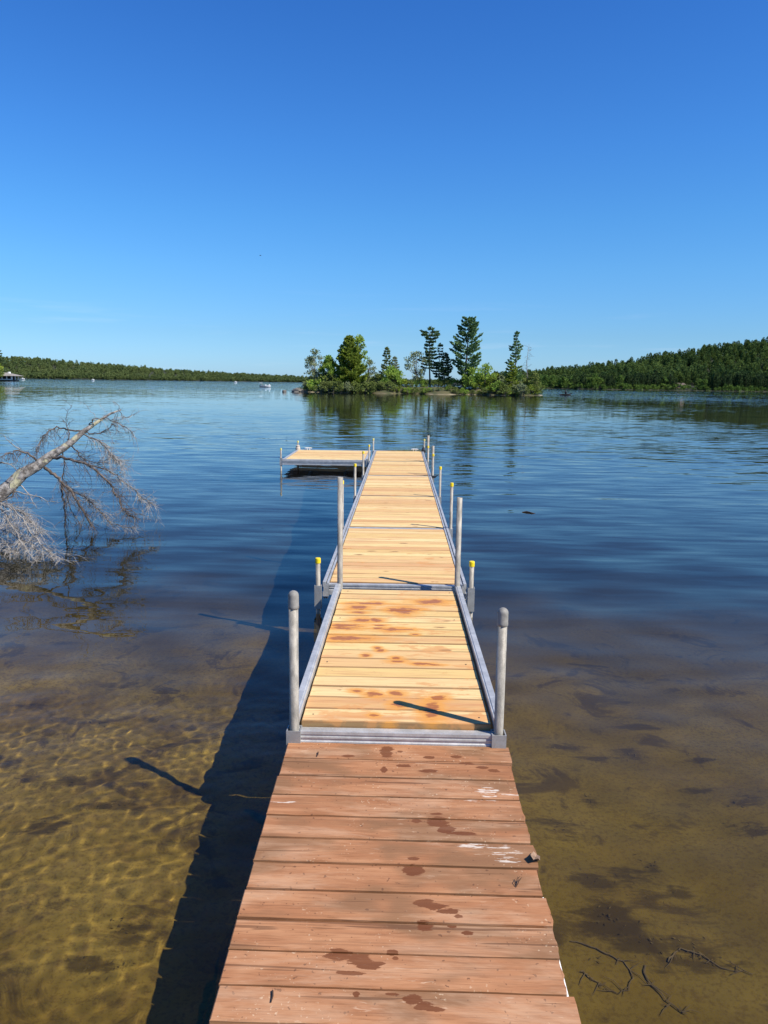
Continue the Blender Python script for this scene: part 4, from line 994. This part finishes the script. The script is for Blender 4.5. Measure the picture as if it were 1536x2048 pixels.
for xx in (-1.2, -.85):
    for yy in (-.44, .44): MB().tube([(xx + .25, yy, .4), (xx, yy, 1.07)], .022, 6).build('canopy_pole', M['galv'], mboat)
MB().box(-1.55, -1.34, -.16, .16, -.1, .62, .04).build('outboard_motor', M['black'], mboat)
for (u, v, L, lb) in ((45, 757.5, 2.8, 'tiny white boat moored off the far shore near the boathouse'), (186, 759.8, 1.8, 'tiny white boat off the middle of the far wooded shore'), (471, 765.2, 2.0, 'tiny white sailboat-like skiff close under the far shore near the motorboat'), (1348, 780.2, 2.2, 'tiny white boat moored below the lake house')):
    a = on_z(u, v, 0); sc_ = min(1.0, 470 / a.y); a = CAM + (a - CAM) * sc_; a.z = 0
    b_ = thing('small_boat', lb, 'boat', (a.x, a.y, .05), (0, 0, .1)); hull_mesh('hull', L, L * .36, .5, M['white'], b_); MB().box(-L * .1, L * .12, -.3, .3, .3, .95, .05).build('cabin', M['white'], b_)

# paddler in a kayak
a = on_z(1131, 790.6, 0); KR = (0, 0, R(28))
ky = thing('kayak', 'dark kayak carrying a paddler beyond the end of the island', 'kayak', (a.x, a.y, .02), KR)
M['dark_hull'] = mat_plain('dark_hull', (.03,.024,.022), .5); hull_mesh('hull', 2.5, .62, .22, M['dark_hull'], ky, 11, .8)
MB().lathe([(.24, .20), (.27, .25), (.25, .25)], 14, (-.1, 0, 0)).build('cockpit_rim', M['black'], ky)
def skin_body(name, verts, edges, rad, mat, parent=None):
    me = bpy.data.meshes.new(name); me.from_pydata(verts, edges, []); o = link(bpy.data.objects.new(name, me), parent); me.materials.append(mat)
    o.modifiers.new('skin', 'SKIN')
    for v, r in zip(me.skin_vertices[0].data, rad): v.radius = (r, r)
    me.skin_vertices[0].data[0].use_root = True
    s_ = o.modifiers.new('sub', 'SUBSURF'); s_.levels = 1; s_.render_levels = 1; return o
pv = [(-.1,0,.14),(-.08,0,.36),(-.08,0,.56),(-.07,0,.66),(-.05,0,.74),(-.04,0,.86),(-.08,.20,.55),(.10,.27,.40),(.26,.22,.46),(-.08,-.20,.55),(.10,-.27,.40),(.26,-.22,.46),(.3,.08,.2),(.6,.09,.16),(.3,-.08,.2),(.6,-.09,.16)]
pe = [(0,1),(1,2),(2,3),(3,4),(4,5),(2,6),(6,7),(7,8),(2,9),(9,10),(10,11),(0,12),(12,13),(0,14),(14,15)]
pr_ = [.15,.15,.16,.07,.10,.085,.07,.05,.04,.07,.05,.04,.08,.06,.08,.06]
M['dark_cloth'] = mat_plain('dark_jacket', (.045,.035,.035), .9); M['skin'] = mat_plain('skin', (.45,.28,.2), .6); M['hair'] = mat_plain('dark_hair', (.03,.022,.018), .8)
per = thing('person', 'paddler in a dark jacket sitting in the kayak, arms forward on the paddle', 'person', (a.x, a.y, .03), KR)
body = skin_body('body', pv, pe, pr_, M['dark_cloth'], per)
bm = bmesh.new(); bmesh.ops.create_uvsphere(bm, u_segments=10, v_segments=8, radius=.1); me = bpy.data.meshes.new('face'); bm.to_mesh(me); bm.free(); me.materials.append(M['skin']); me.shade_smooth()
o = link(bpy.data.objects.new('face', me), per); o.location = (-.02, 0, .80); o.scale = (.95, .85, 1.15)
o = link(bpy.data.objects.new('hair', me.copy()), per); o.data.materials[0] = M['hair']; o.location = (-.045, 0, .845); o.scale = (1.0, .95, 1.0)
pd = thing('paddle', 'double-bladed paddle held across the kayak', 'paddle', (a.x, a.y, .03), KR)
MB().tube([(.28, -1.0, .36), (.28, 1.0, .56)], .015, 6).build('shaft', M['black'], pd)
for s_, z_ in ((-1, .34), (1, .58)): MB().box(.265, .295, min(s_ * .98, s_ * 1.32), max(s_ * .98, s_ * 1.32), z_ - .09, z_ + .09, .01).build('blade', M['dark_hull'], pd)

# gull far up in the sky
a = on_y(520.5, 511, 90); bd = thing('bird', 'lone bird flying high over the lake', 'bird', a, (0, 0, .6)); bd.scale = (.6, .6, .6)
MB().tube([(-.2,0,0),(-.08,0,.01),(.08,0,.01),(.2,0,0),(.26,0,-.01)], [.012,.05,.055,.03,.008], 8).build('body', M['hair'], bd, True)
for s_ in (-1, 1):
    w_ = MB(); w_.add([(.07,s_*.03,.02),(.10,s_*.2,.09),(.0,s_*.46,.04),(-.03,s_*.2,.07),(-.07,s_*.03,.015),(.07,s_*.03,.005),(.10,s_*.2,.08),(.0,s_*.46,.035),(-.03,s_*.2,.06),(-.07,s_*.03,.0)], [(0,1,3,4),(1,2,3),(5,9,8,6),(6,8,7),(0,5,6,1),(1,6,7,2),(2,7,8,3),(3,8,9,4)]); w_.build('wing', M['hair'], bd)
# floating stick
a = on_z(1044, 1024.5, 0); b = on_z(1071, 1027.5, 0)
tag(MB().tube([a, a.lerp(b, .35) + Vector((0, .03, .012)), a.lerp(b, .7) + Vector((0, -.02, .01)), b], [.006, .011, .009, .004], 6).build('floating_stick', M['twig']), 'short dark stick floating on the open water right of the dock', 'stick')

# ------------------------------------------------------------------ weed, leaves and branches on the lake bed
def bed_z(x, y):
    x_, y_ = np.array([[x]]), np.array([[y]]); return float(bed_depth(y) + (.035 * vnoise(x_, y_, 2.2, 3) + .012 * vnoise(x_, y_, .6, 4))[0, 0])
r_ = np.random.default_rng(5); P = []; D = []
t = NT('water_weed'); n1 = t.noise(t.pos(), 5, 3, .6); t.base(t.mix(t.smooth(n1, .35, .65), (.085,.058,.017), (.15,.105,.03))); t.rough(.95); t.b.inputs['Specular IOR Level'].default_value = 0
cl = []
for k in range(95):
    y = r_.uniform(-4.9, 1.5); hw = 1.0 + (y + 6) * .52; x = r_.uniform(-hw, hw) * 1.25
    if abs(x) < .45: continue
    cl.append((x, y, r_.uniform(.03, .12) * (1 + .5 * (r_.random() < .15))))
cl = cl[:22] + [(*from_px(u, v), s_) for u, v, s_ in WEED_PX]
for x, y, s_ in cl:
    n = int(6 + 70 * s_); ang = r_.random() * 3.14; el = r_.uniform(.3, .8); q = r_.normal(size=(n, 2)) * s_ * (.35 + .65 * r_.random((n, 1))) * np.array([1, el]); c_, s2 = math.cos(ang), math.sin(ang)
    X_ = x + q[:, 0]*c_ - q[:, 1]*s2; Y_ = y + q[:, 0]*s2 + q[:, 1]*c_
    base = bed_z(x, y); P.append(np.stack([X_, Y_, base + .004 + np.abs(r_.normal(size=n)) * .004], -1)); D.append(np.stack([r_.normal(size=n), r_.normal(size=n), .08 * np.abs(r_.normal(size=n))], -1))
P = np.concatenate(P); D = np.concatenate(D); V, F_ = leaves(P, D, .017, .0028, r_)
o = wet_receiver(link(bpy.data.objects.new('lake_weed', np_mesh('lake_weed', V, F_, t.m)))); tag(o, 'dark clumps of weed and sunken leaves scattered on the lake bed', 'water weed', None, 'stuff')
# sunken branches on the right of the pier
SUNK = mat_plain('sunken_wood', (.13,.09,.032), .95, .3)
for pts, r0, lb in (([(1140,1925),(1180,1935),(1225,1955),(1255,1975),(1262,2000),(1240,2030),(1205,2020)], .006, 'hooked sunken branch lying on the lake bed beside the pier'),
                    ([(1285,1970),(1290,2000),(1320,2030),(1370,2070)], .007, 'straight sunken branch on the lake bed beyond the hooked one'),
                    ([(1330,1960),(1360,1935),(1400,1945),(1440,1970),(1500,1985)], .006, 'long thin sunken branch arching through the weed clumps'),
                    ([(1160,1985),(1180,2000),(1200,2015)], .005, 'short sunken stick close to the pier edge')):
    c_ = []
    for u, v in pts: x, y = from_px(u, v); c_.append(Vector((x, y, bed_z(x, y) + .006 + .006 * random.random())))
    c_ = [q + Vector((random.uniform(-.006, .006), random.uniform(-.006, .006), 0)) for q in curve(c_, 5)]; mb = MB().tube(c_, [r0 * .62 * (1 - .6 * i / len(c_)) * random.uniform(.8, 1.2) for i in range(len(c_))], 5)
    for q in range(9):
        i = random.randrange(1, len(c_) - 1); e = c_[i] + Vector((random.uniform(-.07, .07), random.uniform(-.07, .07), .004)); mb.tube([c_[i], (c_[i] + e) / 2 + Vector((random.uniform(-.012, .012), random.uniform(-.012, .012), .002)), e], [.002, .0016, .0008], 4)
    o = mb.build('sunken_branch', SUNK, None, False); wet_receiver(o); tag(o, lb, 'branch')
